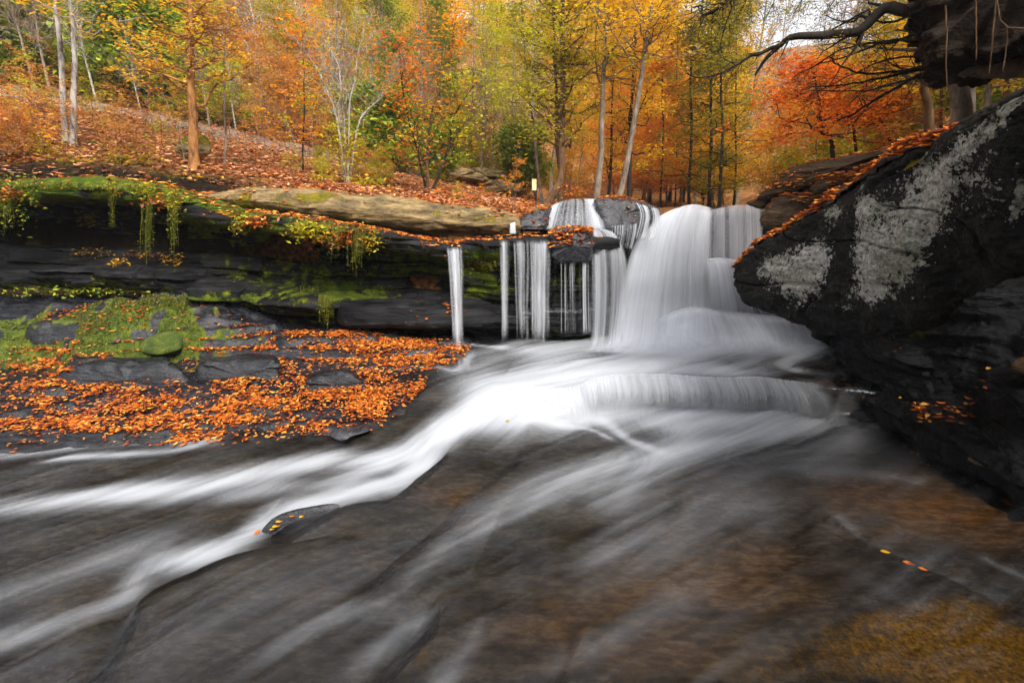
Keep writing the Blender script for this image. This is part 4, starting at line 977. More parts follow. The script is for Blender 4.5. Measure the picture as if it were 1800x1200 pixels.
def tubes(Pn, Rn, sides=5):
    """batch of tubes: Pn (n, k, 3), Rn (n, k)"""
    n, k, _ = Pn.shape
    T = np.gradient(Pn, axis=1); T /= np.linalg.norm(T, axis=-1, keepdims=True) + 1e-9
    ref = np.where(np.abs(T[..., 2:3]) > .8, np.array([1.0, 0, 0]), np.array([0, 0, 1.0]))
    ref = ref[:, k // 2:k // 2 + 1] * np.ones((1, k, 1))
    A = np.cross(T, ref); A /= np.linalg.norm(A, axis=-1, keepdims=True) + 1e-9
    Bv = np.cross(T, A)
    th = np.linspace(0, 2 * np.pi, sides, endpoint=False)
    V = Pn[:, :, None] + Rn[:, :, None, None] * (np.cos(th)[:, None] * A[:, :, None] + np.sin(th)[:, None] * Bv[:, :, None])
    j = np.arange(k - 1)[:, None]; i = np.arange(sides)[None, :]; i2 = (i + 1) % sides
    f = np.stack(np.broadcast_arrays(j * sides + i, j * sides + i2, (j + 1) * sides + i2, (j + 1) * sides + i), -1).reshape(-1, 4)
    Fq = (f[None] + (np.arange(n) * k * sides)[:, None, None]).reshape(-1, 4)
    return V.reshape(-1, 3), Fq, {}
def res(Q, n):
    Q = np.asarray(Q, float)
    L_ = np.r_[0, np.cumsum(np.linalg.norm(np.diff(Q, axis=0), axis=1))]; t = np.linspace(0, L_[-1], n)
    return np.stack([np.interp(t, L_, Q[:, k]) for k in range(3)], 1)
def gen_tree(seed, trunk, r0, nb=30, first=.25, blen=.35, el=.45, nsub=6, ntw=0, nleaf=3000, lsize=.09, flat=.6, spread=.13, droop=.0, top=1.0, crook=1.0, r1=.12, lf0=.0, sides=9, subr=.35):
    """tapered trunk with limbs, side twigs and leaves set along the twigs; trunk: points in local metres"""
    g = np.random.default_rng(seed)
    T = cr(np.asarray(trunk, float), 26); L_ = np.linalg.norm(np.diff(T, axis=0), axis=1).sum()
    T[1:] += (fbm(xyz(np.linspace(0, 5, 26), seed, 0), 3)[1:, None] * np.array([.02, .02, 0]) * L_ * .4 * crook)
    tt = np.linspace(0, 1, 26)
    R_ = r0 * ((1 - tt) * (1 - r1) + r1); R_[0] *= 1.5; R_[1] *= 1.15
    wood = [tubes(T[None], R_[None], sides)]
    t = first + (top - first) * np.sort(g.random(nb)) ** .9
    az = g.random() * 6.28 + np.arange(nb) * 2.4 + g.normal(size=nb) * .5
    b0 = np.stack([np.interp(t, tt, T[:, k]) for k in range(3)], 1)
    ln = blen * L_ * (1.15 - .75 * (t - first) / max(1 - first, .1)) * g.uniform(.55, 1.15, nb)
    e = el + g.normal(size=nb) * .25
    d0 = np.stack([np.cos(az) * np.cos(e), np.sin(az) * np.cos(e), np.sin(e)], 1)
    K = 8; s = np.linspace(0, 1, K)
    wig = np.cumsum(g.normal(size=(nb, K, 3)) * .055 * crook, axis=1); wig[:, 0] = 0
    BP = b0[:, None] + ln[:, None, None] * (d0[:, None] * s[None, :, None] + wig + np.array([0, 0, -droop]) * (s ** 2)[None, :, None])
    br0 = np.interp(t, tt, R_) * .42
    BR = np.maximum(br0[:, None] * (1 - s[None] * .85), .0022)
    wood.append(tubes(BP, BR, 5))
    # side twigs
    m_ = nb * nsub; bi = np.repeat(np.arange(nb), nsub); ss = g.uniform(.2, 1.0, m_)
    k = ss * (K - 1); i0 = np.minimum(k.astype(int), K - 2); f = (k - i0)[:, None]
    s0 = BP[bi, i0] * (1 - f) + BP[bi, i0 + 1] * f
    dr = BP[bi, i0 + 1] - BP[bi, i0]; dr /= np.linalg.norm(dr, axis=1)[:, None] + 1e-9
    sd = np.cross(dr, np.array([0, 0, 1.0])) * np.where(g.random(m_) > .5, 1, -1)[:, None]
    d1 = dr * .8 + sd * .75 + g.normal(size=(m_, 3)) * .22; d1 /= np.linalg.norm(d1, axis=1)[:, None]
    l1_ = ln[bi] * subr * (1.15 - ss) * g.uniform(.5, 1.2, m_) + .08
    K2 = 5; q = np.linspace(0, 1, K2)
    w2 = np.cumsum(g.normal(size=(m_, K2, 3)) * .08 * crook, axis=1); w2[:, 0] = 0
    SP = s0[:, None] + l1_[:, None, None] * (d1[:, None] * q[None, :, None] + w2 + np.array([0, 0, -droop]) * (q ** 2)[None, :, None])
    wood.append(tubes(SP, np.maximum(br0[bi][:, None] * .3 * (1 - q[None] * .8), .0016), 3))
    if ntw:
        m2 = m_ * ntw; si = np.repeat(np.arange(m_), ntw); g2 = g.uniform(.15, 1, m2) * (K2 - 1); i1 = np.minimum(g2.astype(int), K2 - 2); f1 = (g2 - i1)[:, None]
        p0 = SP[si, i1] * (1 - f1) + SP[si, i1 + 1] * f1
        d2 = d1[si] * .7 + g.normal(size=(m2, 3)) * .55 + np.array([0, 0, .15]); d2 /= np.linalg.norm(d2, axis=1)[:, None]
        TP = p0[:, None] + (l1_[si] * .45)[:, None, None] * d2[:, None] * np.linspace(0, 1, 3)[None, :, None]
        wood.append(tubes(TP, np.full((m2, 3), .0016) * np.array([1, .8, .5]), 3))
    V, Fq, A = join(wood)
    if nleaf:
        w = l1_ * (ss > lf0); w = w / w.sum()
        li = g.choice(m_, nleaf, p=w); x = g.uniform(.1, 1.1, nleaf) * (K2 - 1); i0 = np.clip(x.astype(int), 0, K2 - 2); f = (x - i0)[:, None]
        Cc = SP[li, i0] * (1 - f) + SP[li, i0 + 1] * f
        Cc = Cc + g.normal(size=(nleaf, 3)) * spread * np.array([1, 1, .55])
        tone = np.clip(g.random(nleaf) * .55 + (RT[(li * 13) & 4095]) * .35 + g.random(nleaf) * .1, 0, 1)
        LV = leaves(Cc, lsize, tone, flat, seed)
    else: LV = None
    return (V, Fq, A), LV
def put_tree(name, label, cat, loc, wood, lv, bark, leafm, group=None, rz=0, sc=1.0):
    o = empty(name, loc, label, cat, group); o.rotation_euler.z = rz; o.scale = (sc,) * 3
    mk('trunk', wood[0], wood[1], B[bark] if isinstance(bark, str) else bark, o, wood[2])
    if lv: mk('crown', lv[0], lv[1], L[leafm], o, lv[2], smooth=False)
    return o
def tree_px(name, label, path, Y, r0, bark, leafm, seed, dy=0.0, group=None, cat='tree', **k):
    """a tree whose trunk runs through the given picture points at distance Y (leaning dy metres back at its top)"""
    n = len(path); pts = [P(px, py, Y + dy * i / max(1, n - 1)) for i, (px, py) in enumerate(path)]
    b = pts[0].copy(); b[2] = min(b[2], float(HG(b[0], b[1])) - .05) if Y > 7 else b[2] - .25
    loc = [b] + pts[1:]
    loc = np.array(loc) - b
    w, lv = gen_tree(seed, loc, r0, **k)
    return put_tree(name, label, cat, tuple(b), w, lv, bark, leafm, group)

# --- trees one can pick out, left to right
TX_ = 'tree'
tree_px('birch_tree', 'left one of two pale birch trunks rising from the leaf bank', [(113, 238), (108, 130), (98, 0), (88, -130), (75, -330)], 8.9, .052, 'birch', 'yellow', 1, nb=26, first=.45, blen=.2, nleaf=900, nsub=5, crook=.5)
tree_px('birch_tree', 'right one of two pale birch trunks, leaning away from its twin', [(125, 240), (131, 150), (131, 80), (122, 0), (108, -140), (90, -330)], 8.8, .05, 'birch', 'yellow', 2, nb=26, first=.4, blen=.2, nleaf=900, nsub=5, crook=.5)
tree_px('young_tree', 'straight orange-brown tree with sparse yellow leaves beside the mossy yellow boulder', [(343, 298), (339, 200), (335, 100), (334, 0), (330, -140), (325, -300)], 8.0, .075, 'orange', 'yellow', 3, nb=60, first=.22, blen=.22, el=.15, nleaf=2400, lsize=.07, nsub=8, ntw=2, spread=.08, flat=.5, crook=.7)
tree_px('young_tree', 'slim grey sapling right of the orange-brown tree', [(394, 305), (397, 220), (392, 120), (398, 20), (400, -100)], 8.6, .022, 'grey', 'rust', 4, nb=26, first=.2, blen=.2, nleaf=500, nsub=5, ntw=1)
tree_px('young_tree', 'thin dark sapling standing in the leaf litter near the middle of the bank', [(530, 325), (533, 250), (535, 150), (530, 40)], 9.6, .02, 'dark', 'orange', 5, nb=24, first=.3, blen=.22, nleaf=900, nsub=5)
for i, (pth, yy) in enumerate([([(607, 300), (604, 200), (594, 120), (566, 60)], 9.2), ([(610, 300), (615, 190), (628, 110), (640, 40)], 9.1), ([(612, 300), (632, 215), (672, 170), (708, 120)], 9.3), ([(605, 300), (590, 200), (556, 120), (520, 70)], 9.4)]):
    tree_px('bare_shrub', 'pale leafless stem of the fan-shaped cluster above the slab, ' + ['leaning slightly left', 'upright', 'leaning right', 'leaning far left'][i], pth, yy, .021, 'pale', 'orange', 20 + i, cat='bare stem', group='pale bare stems in a fan', nb=20, first=.3, blen=.32, el=.8, nleaf=60, nsub=7, ntw=2)
for i, (pth, yy) in enumerate([([(752, 335), (752, 270), (762, 190), (790, 110), (800, 40)], 9.4), ([(750, 335), (735, 270), (710, 170), (700, 70)], 9.5), ([(757, 335), (788, 260), (800, 200), (835, 150)], 9.3)]):
    tree_px('multi_stem_tree', ['upright', 'left-leaning', 'right-leaning'][i] + ' dark stem of the small tree forking low above the leaf bank', pth, yy, .032, 'dark' if i != 0 else 'brown', ['orange', 'red', 'lime'][i], 30 + i, group='dark stems of the forked tree', nb=30, first=.2, blen=.36, el=.5, nleaf=800, nsub=8, ntw=2)
tree_px('tall_tree', 'tall brown tree with a curved base behind the top of the upper fall', [(955, 362), (975, 340), (986, 300), (988, 200), (990, 100), (992, 0), (995, -160), (1000, -340)], 11, .1, 'brown', 'lime', 40, nb=54, first=.3, blen=.22, el=.5, nleaf=6000, nsub=8, ntw=1, crook=.8)
tree_px('tall_tree', 'thinner brown tree just left of the curved-base tree', [(985, 350), (980, 250), (978, 150), (972, 40), (968, -140)], 11.6, .06, 'brown', 'lime', 41, nb=40, first=.3, blen=.25, nleaf=4200, nsub=8, ntw=1)
tree_px('tall_tree', 'slim grey tree right behind the signpost', [(955, 345), (940, 240), (925, 120), (918, 0), (910, -150)], 12, .04, 'grey', 'lime', 42, nb=36, first=.2, blen=.25, nleaf=3600, nsub=8, ntw=1)
tree_px('tall_tree', 'tall straight pale grey tree behind the blue-black boulder', [(1047, 356), (1056, 280), (1058, 200), (1062, 100), (1066, 0), (1070, -160), (1075, -340)], 10.6, .075, 'grey', 'yellow', 43, nb=44, first=.4, blen=.22, nleaf=4200, nsub=7, ntw=1, crook=.5)
tree_px('tall_tree', 'leaning lichen-grey tree above the main fall', [(1082, 350), (1100, 300), (1120, 180), (1135, 80), (1147, 0), (1165, -150), (1190, -300)], 10.4, .07, 'grey', 'yellow', 44, nb=44, first=.35, blen=.25, nleaf=3200, nsub=8, ntw=2, crook=.6)
tree_px('tall_tree', 'dark straight tree crossing behind the leaning grey tree', [(1107, 350), (1108, 250), (1112, 150), (1118, 40), (1122, -140)], 12, .06, 'dark', 'yellow', 45, nb=46, first=.2, blen=.2, nleaf=4200, nsub=8, ntw=1)
tree_px('slim_tree', 'slim dark tree between the pale grey tree and the leaning one', [(1072, 352), (1074, 250), (1078, 120), (1080, -20)], 13, .045, 'dark', 'yellow', 46, nb=40, first=.15, blen=.2, nleaf=3000, nsub=7, ntw=1)
for i, (px, w_, YY_, lf, lab) in enumerate([(1162, .035, 16, 'orange', 'slim dark tree behind the left part of the main fall lip'), (1212, .05, 15, 'olive', 'dark slim tree rising straight above the main fall lip'), (1247, .055, 14.5, 'olive', 'first of three dark trees above the right-hand upper fall'),
                                            (1266, .05, 14, 'olive', 'second of three dark trees above the right-hand upper fall'), (1291, .035, 15, 'yellow', 'third and thinnest of three dark trees above the right-hand upper fall'), (1187, .03, 20, 'orange', 'faint distant dark trunk above the centre of the main fall')]):
    q = P(px, 358, YY_)
    tree_px('slim_tree', lab, [(px, 358), (px + 3, 250), (px + 2, 130), (px + 6, 0), (px + 8, -130)], YY_, w_, 'dark', lf, 50 + i, nb=56, first=.08, blen=.17, el=.25, nleaf=6500, nsub=8, ntw=0, lsize=.1, flat=.8, spread=.16)
# red maple on the right bank
tree_px('red_maple', 'low red-orange maple glowing behind the stacked rocks on the right', [(1482, 272), (1462, 252), (1446, 235), (1441, 200), (1436, 160), (1430, 120)], 7.6, .035, 'dark', 'red', 60, cat='maple tree', nb=34, first=.25, blen=.62, el=.15, nleaf=6500, lsize=.075, nsub=9, ntw=1, spread=.10, flat=.7, crook=1.1, r1=.3)
tree_px('red_maple', 'dull red maple to the right of the bright red one, by the big trunk', [(1585, 255), (1560, 235), (1545, 205), (1535, 170)], 8.6, .03, 'dark', 'rust', 61, cat='maple tree', nb=26, first=.2, blen=.9, el=.1, nleaf=4200, nsub=8, ntw=1, spread=.12, flat=.7, r1=.3)
tree_px('red_maple', 'orange-tipped maple branchlets behind and above the bright red maple', [(1520, 262), (1500, 220), (1500, 180), (1505, 130)], 9.5, .03, 'dark', 'orange', 62, cat='maple tree', nb=26, first=.35, blen=.7, el=.2, nleaf=3600, nsub=8, ntw=1, spread=.14, r1=.3)
# trunks standing on the right bank, under the overhanging rock
for i, (pth, yy, rr_, lab) in enumerate([([(1700, 235), (1690, 190), (1675, 120), (1660, 40), (1650, -60), (1640, -200)], 4.7, .092, 'thick furrowed trunk just above the rim of the big boulder'),
        ([(1642, 232), (1632, 190), (1618, 140), (1612, 100), (1600, 20), (1590, -120)], 5.6, .05, 'thinner leaning trunk left of the thick furrowed one'),
        ([(1712, 200), (1706, 160), (1700, 110), (1696, 40), (1690, -100)], 6.4, .06, 'grey trunk right of the thick furrowed one'),
        ([(1740, 190), (1738, 150), (1735, 90), (1730, -20)], 7.2, .045, 'slender grey trunk second to the right of the thick one'),
        ([(1660, 225), (1655, 170), (1650, 110), (1640, 0)], 8.4, .03, 'very thin trunk seen between the leaning and the thick trunk'),
        ([(1772, 175), (1770, 140), (1768, 80), (1760, -30)], 9.0, .05, 'faint trunk near the right edge below the mossy log')]):
    tree_px('bank_tree', lab, pth, yy, rr_, 'grey' if i in (0, 2, 3) else 'brown', 'yellow', 70 + i, nb=22, first=.3, blen=.35, nleaf=900, nsub=6, ntw=1, crook=.4)

# --- forest of distinct trees on the hillside: a few kinds built once, then copied
KIND = {}
def proto(key, seed, H, r0, lean, bark, leafm, **k):
    g = np.random.default_rng(seed)
    tr_ = [(0, 0, 0), (lean * .3, .1, H * .3), (lean * .7, 0, H * .65), (lean, .1, H)]
    KIND[key] = (gen_tree(seed, tr_, r0, **k), bark, leafm, {})
proto('yellow0', 101, 9.5, .10, .5, 'grey', 'yellow', nb=60, first=.28, blen=.24, el=.4, nleaf=11000, lsize=.13, nsub=8, spread=.22)
proto('yellow1', 102, 8, .08, -.5, 'pale', 'yellow', nb=50, first=.4, blen=.26, el=.5, nleaf=9000, lsize=.13, nsub=8, spread=.24)
proto('orange0', 103, 7, .07, .3, 'grey', 'orange', nb=50, first=.2, blen=.3, el=.3, nleaf=10000, lsize=.12, nsub=8, spread=.2)
proto('lime0', 104, 7.5, .08, -.3, 'grey', 'lime', nb=54, first=.15, blen=.26, el=.35, nleaf=12000, lsize=.12, nsub=8, spread=.2)
proto('olive0', 105, 10, .1, .2, 'dark', 'olive', nb=80, first=.1, blen=.2, el=.05, nleaf=13000, lsize=.11, nsub=8, spread=.18, droop=.15)
proto('bare0', 106, 10, .1, .5, 'grey', 'rust', nb=60, first=.3, blen=.26, el=.85, nleaf=700, lsize=.12, nsub=9, ntw=3)
proto('bare1', 107, 8, .07, -.4, 'pale', 'rust', nb=50, first=.25, blen=.3, el=.8, nleaf=300, lsize=.12, nsub=9, ntw=3)
proto('shrub_o', 108, 2.4, .025, .5, 'grey', 'orange', nb=30, first=.08, blen=.5, el=.5, nleaf=4200, lsize=.085, nsub=8, ntw=1, spread=.11)
proto('shrub_r', 109, 2.2, .025, -.5, 'pale', 'rust', nb=30, first=.08, blen=.5, el=.5, nleaf=3400, lsize=.085, nsub=8, ntw=2, spread=.11)
proto('shrub_g', 110, 1.7, .03, .3, 'dark', 'green', nb=34, first=.05, blen=.6, el=.4, nleaf=5200, lsize=.13, nsub=8, ntw=0, spread=.14, flat=.3)
proto('shrub_l', 111, 2.0, .025, .3, 'grey', 'lime', nb=34, first=.08, blen=.5, el=.4, nleaf=4200, lsize=.09, nsub=8, ntw=1, spread=.12)
proto('shrub_y', 112, 2.6, .03, -.3, 'grey', 'yellow', nb=30, first=.1, blen=.45, el=.5, nleaf=4200, lsize=.09, nsub=8, ntw=1, spread=.12)
NAMES = {'yellow': ('forest_tree', 'tree', 'yellow-leaved tree', 'yellow trees on the hillside'), 'orange': ('forest_tree', 'tree', 'orange-leaved tree', 'orange trees on the hillside'), 'lime': ('forest_tree', 'tree', 'yellow-green tree', 'yellow-green trees on the hillside'),
         'olive': ('forest_tree', 'tree', 'olive-leaved dark tree', 'olive trees on the hillside'), 'bare': ('bare_tree', 'tree', 'grey leafless tree', 'bare trees on the hillside'), 'red': ('forest_tree', 'tree', 'red-leaved tree', 'red trees on the hillside'),
         'shrub_o': ('shrub', 'shrub', 'orange shrub', 'orange shrubs'), 'shrub_r': ('shrub', 'shrub', 'rusty half-bare shrub', 'rusty shrubs'), 'shrub_g': ('evergreen_shrub', 'shrub', 'dark green broad-leaved shrub', 'evergreen shrubs'),
         'shrub_l': ('shrub', 'shrub', 'yellow-green shrub', 'yellow-green shrubs'), 'shrub_y': ('shrub', 'shrub', 'yellow shrub', 'yellow shrubs')}
def plant(key, px, Y, sc, where, leafm=None, py=None, bark=None):
    (w, lv), bk, lm, store = KIND[key]
    bk = bark or bk; lm = leafm or lm
    base = 'shrub' in key
    nk = key if base else key[:-1]
    if leafm and not base and nk != 'sapling': nk = leafm if leafm in NAMES else nk
    if leafm and base and nk != 'sapling': nk = {'orange': 'shrub_o', 'rust': 'shrub_r', 'green': 'shrub_g', 'lime': 'shrub_l', 'yellow': 'shrub_y', 'red': 'shrub_o', 'olive': 'shrub_l'}[leafm]
    nm, cat, lab, grp = NAMES[nk]
    q = P(px, 350, Y); x = q[0]; 
    for _ in range(3):
        z = float(HG(x, Y)); pp = proj(np.array([x, Y, z]))[0]; x += (px - pp) * Y / F
    o = empty(nm, (x, Y, z - .05 * sc), lab + ' ' + where, cat, grp + ' ' + where)
    o.rotation_euler.z = rng.uniform(0, 6.28); o.scale = (sc, sc, sc * rng.uniform(.9, 1.15))
    for part, geo, mat in (('trunk', w, B[bk]), ('crown', lv, L[lm])):
        kk_ = (part, mat.name)
        if kk_ not in store:
            t = mk(part, geo[0], geo[1], mat, o, geo[2], smooth=part == 'trunk'); store[kk_] = t
        else:
            t = store[kk_].copy(); col.objects.link(t); t.parent = o
    return o
g = np.random.default_rng(77)
def scatter(n, x0, x1, Y0, Y1, kinds, where, s0=.8, s1=1.25):
    for i in range(n):
        k = kinds[g.integers(len(kinds))]
        key, lm = k if isinstance(k, tuple) else (k, None)
        px = x0 + (x1 - x0) * ((i + g.random()) / n); Y = g.uniform(Y0, Y1)
        plant(key, px, Y, g.uniform(s0, s1), where, lm)
# understorey along the slope
scatter(9, -250, 60, 7.6, 9.5, ['shrub_o', 'shrub_r', 'shrub_l', 'shrub_g'], 'at the left end of the leaf bank', .3, .5)
scatter(12, -100, 380, 14.5, 17, ['shrub_g', 'shrub_l', 'shrub_l', 'shrub_g', 'shrub_r'], 'on the slope behind the birches', 1.1, 1.7)
scatter(5, -250, 420, 17, 21, ['shrub_g', 'shrub_r', 'shrub_l', 'shrub_g', 'shrub_o'], 'higher on the slope behind the birches', 1.2, 1.8)
scatter(11, 300, 640, 14.5, 18, ['shrub_o', 'shrub_l', 'shrub_g', 'shrub_r', 'shrub_l'], 'along the top edge of the leaf bank', .9, 1.4)
scatter(8, 620, 960, 12.8, 16, ['shrub_g', 'shrub_r', 'shrub_l', 'shrub_l', 'shrub_g'], 'at the top edge of the bank behind the forked tree', .7, 1.2)
proto('sapling0', 113, 2.2, .014, .4, 'grey', 'rust', nb=16, first=.15, blen=.4, el=.6, nleaf=420, lsize=.1, nsub=6, ntw=2, spread=.06)
proto('sapling1', 114, 2.0, .012, -.5, 'brown', 'lime', nb=16, first=.1, blen=.5, el=.4, nleaf=620, lsize=.09, nsub=6, ntw=1, spread=.08)
NAMES['sapling'] = ('sapling', 'sapling', 'thin twiggy sapling', 'saplings in the leaf litter')
scatter(16, -120, 330, 7.7, 10.5, ['sapling0', 'sapling1', ('sapling1', 'rust'), ('sapling0', 'orange')], 'on the left part of the leaf bank', .3, .75)
scatter(16, 300, 900, 8.3, 11.5, ['sapling0', 'sapling1', ('sapling0', 'orange'), 'sapling0'], 'on the right part of the leaf bank', .2, .5)
scatter(9, -120, 620, 11, 14, ['sapling0', 'sapling1', ('sapling1', 'green'), ('sapling1', 'rust'), ('sapling0', 'yellow')], 'along the gravel edge of the bank', .5, 1.1)
scatter(5, 560, 700, 9.6, 10.5, ['shrub_l', 'shrub_r'], 'on the leaf bank near the pale bare stems', .25, .4)
scatter(9, 950, 1340, 17, 26, [('shrub_y', 'yellow'), ('shrub_o', 'orange'), 'shrub_y', 'shrub_o'], 'on the valley floor beyond the falls', 1.1, 1.7)
scatter(7, 1340, 1560, 11, 18, ['shrub_l', 'shrub_r', 'shrub_y', 'shrub_g'], 'behind the red maple', .7, 1.2)
scatter(7, 1560, 1850, 8, 14, ['shrub_y', 'shrub_l', 'shrub_r', 'shrub_g'], 'on the right bank behind the trunks', .6, 1.0)
scatter(22, -100, 930, 13.5, 16.5, ['bare1', 'bare0'], 'among the shrubs at the top of the bank', .25, .5)
# trees
scatter(13, -150, 420, 18, 26, ['lime0', 'bare0', ('orange0', 'lime'), ('lime0', 'green'), 'yellow1', 'lime0'], 'on the steep left slope', .6, .9)
scatter(10, 330, 640, 17, 23, [('orange0', 'yellow'), 'bare1', 'lime0', 'orange0', 'bare0', ('orange0', 'lime')], 'on the slope above the middle of the bank', .6, .85)
scatter(10, 600, 960, 16, 22, ['lime0', 'lime0', ('orange0', 'lime'), 'bare1', ('lime0', 'green')], 'on the slope above the forked tree', .65, .9)
scatter(12, -200, 900, 26, 38, ['yellow0', 'lime0', 'yellow1', 'lime0', 'orange0', 'bare0'], 'high on the wooded hill', .9, 1.3)
scatter(12, 930, 1240, 20, 32, ['yellow0', ('orange0', 'yellow'), 'yellow1', 'yellow0', 'orange0'], 'in the valley beyond the upper fall', .85, 1.15)
scatter(7, 1130, 1290, 19, 26, ['olive0', 'olive0', 'bare0'], 'in the valley beyond the main fall', .7, .95)
scatter(9, 1240, 1640, 22, 34, ['bare0', 'bare1', 'bare0'], 'in the valley behind the red maple', .8, 1.1)
scatter(6, 1560, 1900, 15, 26, ['yellow0', 'orange0', 'bare1', 'lime0'], 'on the right bank', .6, .9)
# distant wood that reads as one mass
def wood_mass(name, specs, label_kind, leafm, bark):
    ws, ls = [], []
    for key, px, Y, sc in specs:
        (w, lv), *_ = KIND[key]
        q = P(px, 300, Y); x = q[0]
        z = float(HG(x, Y)); a = g.uniform(0, 6.28); ca, sa = math.cos(a), math.sin(a)
        Rm = np.array([[ca, sa, 0], [-sa, ca, 0], [0, 0, 1]]) * sc
        ws.append((w[0] @ Rm + (x, Y, z), w[1], {}))
        sel = g.random(len(lv[0]) // 4) < .5
        LV = lv[0].reshape(-1, 4, 3); c = LV.mean(1, keepdims=True); LV = (c + (LV - c) * 1.9)[sel].reshape(-1, 3) @ Rm + (x, Y, z)
        ls.append((LV, np.arange(len(LV)).reshape(-1, 4), {'rnd': lv[2]['rnd'].reshape(-1, 4)[sel].ravel()}))
    V, Fq, A = join(ws); tag(mk(name + '_trunks', V, Fq, B[bark]), kind='stuff')
    V, Fq, A = join(ls); tag(mk(name + '_leaves', V, Fq, L[leafm], None, A, smooth=False), kind='stuff')
def sp(n, x0, x1, Y0, Y1, keys, s0, s1):
    return [(keys[g.integers(len(keys))], x0 + (x1 - x0) * (i + g.random()) / n, g.uniform(Y0, Y1), g.uniform(s0, s1)) for i in range(n)]
# unseen bank added right of and behind the viewpoint to shade the foreground
rows_ = []
for r_, z_ in ((0, -1.3), (.3, .8), (.6, 3.0), (1.1, 5.6), (2.0, 8.4), (5, 10.0), (14, 12)):
    rows_.append([(1.5 + (bb + r_) * math.sin(R(a_)), 2 + (bb + r_) * math.cos(R(a_)), z_ * zz_) for a_, bb, zz_ in ((50, 9.5, .9), (58, 5.4, 1.25), (72, 4.9, 1.25), (90, 4.9, 1), (120, 5.2, 1), (150, 6, 1), (180, 7, 1), (210, 8.5, 1), (240, 11, .9), (262, 15, .6))])
Gw = np.array(rows_); Gw = np.swapaxes(cr(np.swapaxes(cr(Gw, 160), 0, 1), 300), 0, 1)
Gw = Gw + fbm(Gw * .7, 5)[..., None] * np.array([.3, .3, .2])
tag(mk('added_shade_bank', Gw, gridf(160, 300), M['hill'], attrs={'soil': np.full(Gw.shape[:2], .6), 'grav': np.zeros(Gw.shape[:2])}), kind='structure')
wood_mass('far_bare_wood', sp(26, 1080, 1750, 40, 70, ['bare0', 'bare1'], .9, 1.3), '', 'rust', 'grey')
wood_mass('far_yellow_wood', sp(26, -300, 1200, 40, 75, ['yellow0', 'yellow1', 'orange0'], 1.3, 1.9) + sp(5, 1700, 2100, 30, 60, ['yellow0', 'orange0'], 1.1, 1.6), '', 'yellow', 'grey')
wood_mass('far_green_wood', sp(5, 1080, 1280, 45, 60, ['olive0'], .8, 1.0), '', 'olive', 'dark')
# ---------------------------------------------------------------- limbs reaching in from the upper right
def limb(pts, r, n=26, wob=.02, seed=0):
    Q = cr(np.array([P(*q) for q in pts]), n)
    Q += fbm(xyz(np.linspace(0, 7, n), seed, 2), 3)[:, None] * np.array([wob, wob, wob])
    return Q, np.interp(np.linspace(0, 1, n), np.linspace(0, 1, len(r)), r)
def limb_set(main_, seed, twigs=14, tl=.35, droop=.05, leafn=0, sub2=3):
    g = np.random.default_rng(seed); parts = []; tips = []
    for Q, Rr in main_:
        parts.append(tubes(Q[None], Rr[None], 7))
        for k in range(twigs):
            i = int(g.uniform(.15, .98) * (len(Q) - 2)); d = Q[i + 1] - Q[i]; d /= np.linalg.norm(d)
            s = d * .7 + g.normal(size=3) * .55; s /= np.linalg.norm(s); l = tl * g.uniform(.3, 1.2) * (1 - .4 * i / len(Q))
            t = np.linspace(0, 1, 6)[:, None]
            T = Q[i] + l * (s * t + np.cumsum(g.normal(size=(6, 3)) * .06, 0) - np.array([0, 0, droop]) * t ** 2)
            T[0] = Q[i]
            parts.append(tubes(T[None], np.maximum(Rr[i] * .35 * (1 - t[:, 0] * .8), .0012)[None], 4)); tips.append(T)
            for j in range(sub2):
                i2 = g.integers(1, 5); s2 = s * .6 + g.normal(size=3) * .5; s2 /= np.linalg.norm(s2)
                T2 = T[i2] + l * .4 * s2 * np.linspace(0, 1, 4)[:, None] + np.cumsum(g.normal(size=(4, 3)) * .01, 0)
                parts.append(tubes(T2[None], np.full((1, 4), .0012), 3)); tips.append(T2)
    return join(parts), tips
ga = limb([(1680, -70, 3.4), (1640, 5, 3.5), (1600, 18, 3.6), (1560, 14, 3.65), (1530, 38, 3.7), (1505, 55, 3.75), (1450, 62, 3.8), (1395, 64, 3.85), (1370, 82, 3.9), (1345, 105, 3.95), (1327, 133, 4.0)], [.05, .042, .036, .034, .03, .026, .02, .014, .008])
gb = limb([(1372, 80, 3.9), (1340, 92, 3.95), (1310, 105, 4.0), (1275, 125, 4.05), (1230, 138, 4.1), (1205, 128, 4.1)], [.016, .012, .009, .006, .004])
gc = limb([(1300, -60, 3.6), (1290, -20, 3.7), (1270, 8, 3.8), (1238, 26, 3.85), (1232, 12, 3.85), (1218, 14, 3.85)], [.022, .016, .013, .008, .005])
gd = limb([(1540, -60, 3.7), (1420, -30, 3.7), (1300, -10, 3.7), (1285, 20, 3.7), (1270, 60, 3.72), (1265, 90, 3.75)], [.02, .012, .007, .004, .002])
V_, t_ = limb_set([ga, gb, gc, gd], 5, 12, .4)
o = empty('overhanging_tree', tuple(P(1700, -120, 3.4)), 'gnarled dark branches reaching in across the sky from the upper right', 'tree')
def child(name, geo, mat, o, smooth=True):
    V = np.asarray(geo[0]) - np.array(o.location); return mk(name, V, geo[1], mat, o, geo[2], smooth=smooth)
child('branch', V_, B['dark'], o)
g5 = np.random.default_rng(91)
def needles(tips, n, sz, seed):
    g = np.random.default_rng(seed); k = g.integers(0, len(tips), n); c = np.array([tips[i][g.integers(1, len(tips[i]))] for i in k]) + g.normal(size=(n, 3)) * np.array([.03, .03, .015])
    return leaves(c, sz, g.random(n), .8, seed, asp=.28)
child('foliage', needles(t_, 900, .03, 3), L['olive'], o, False)
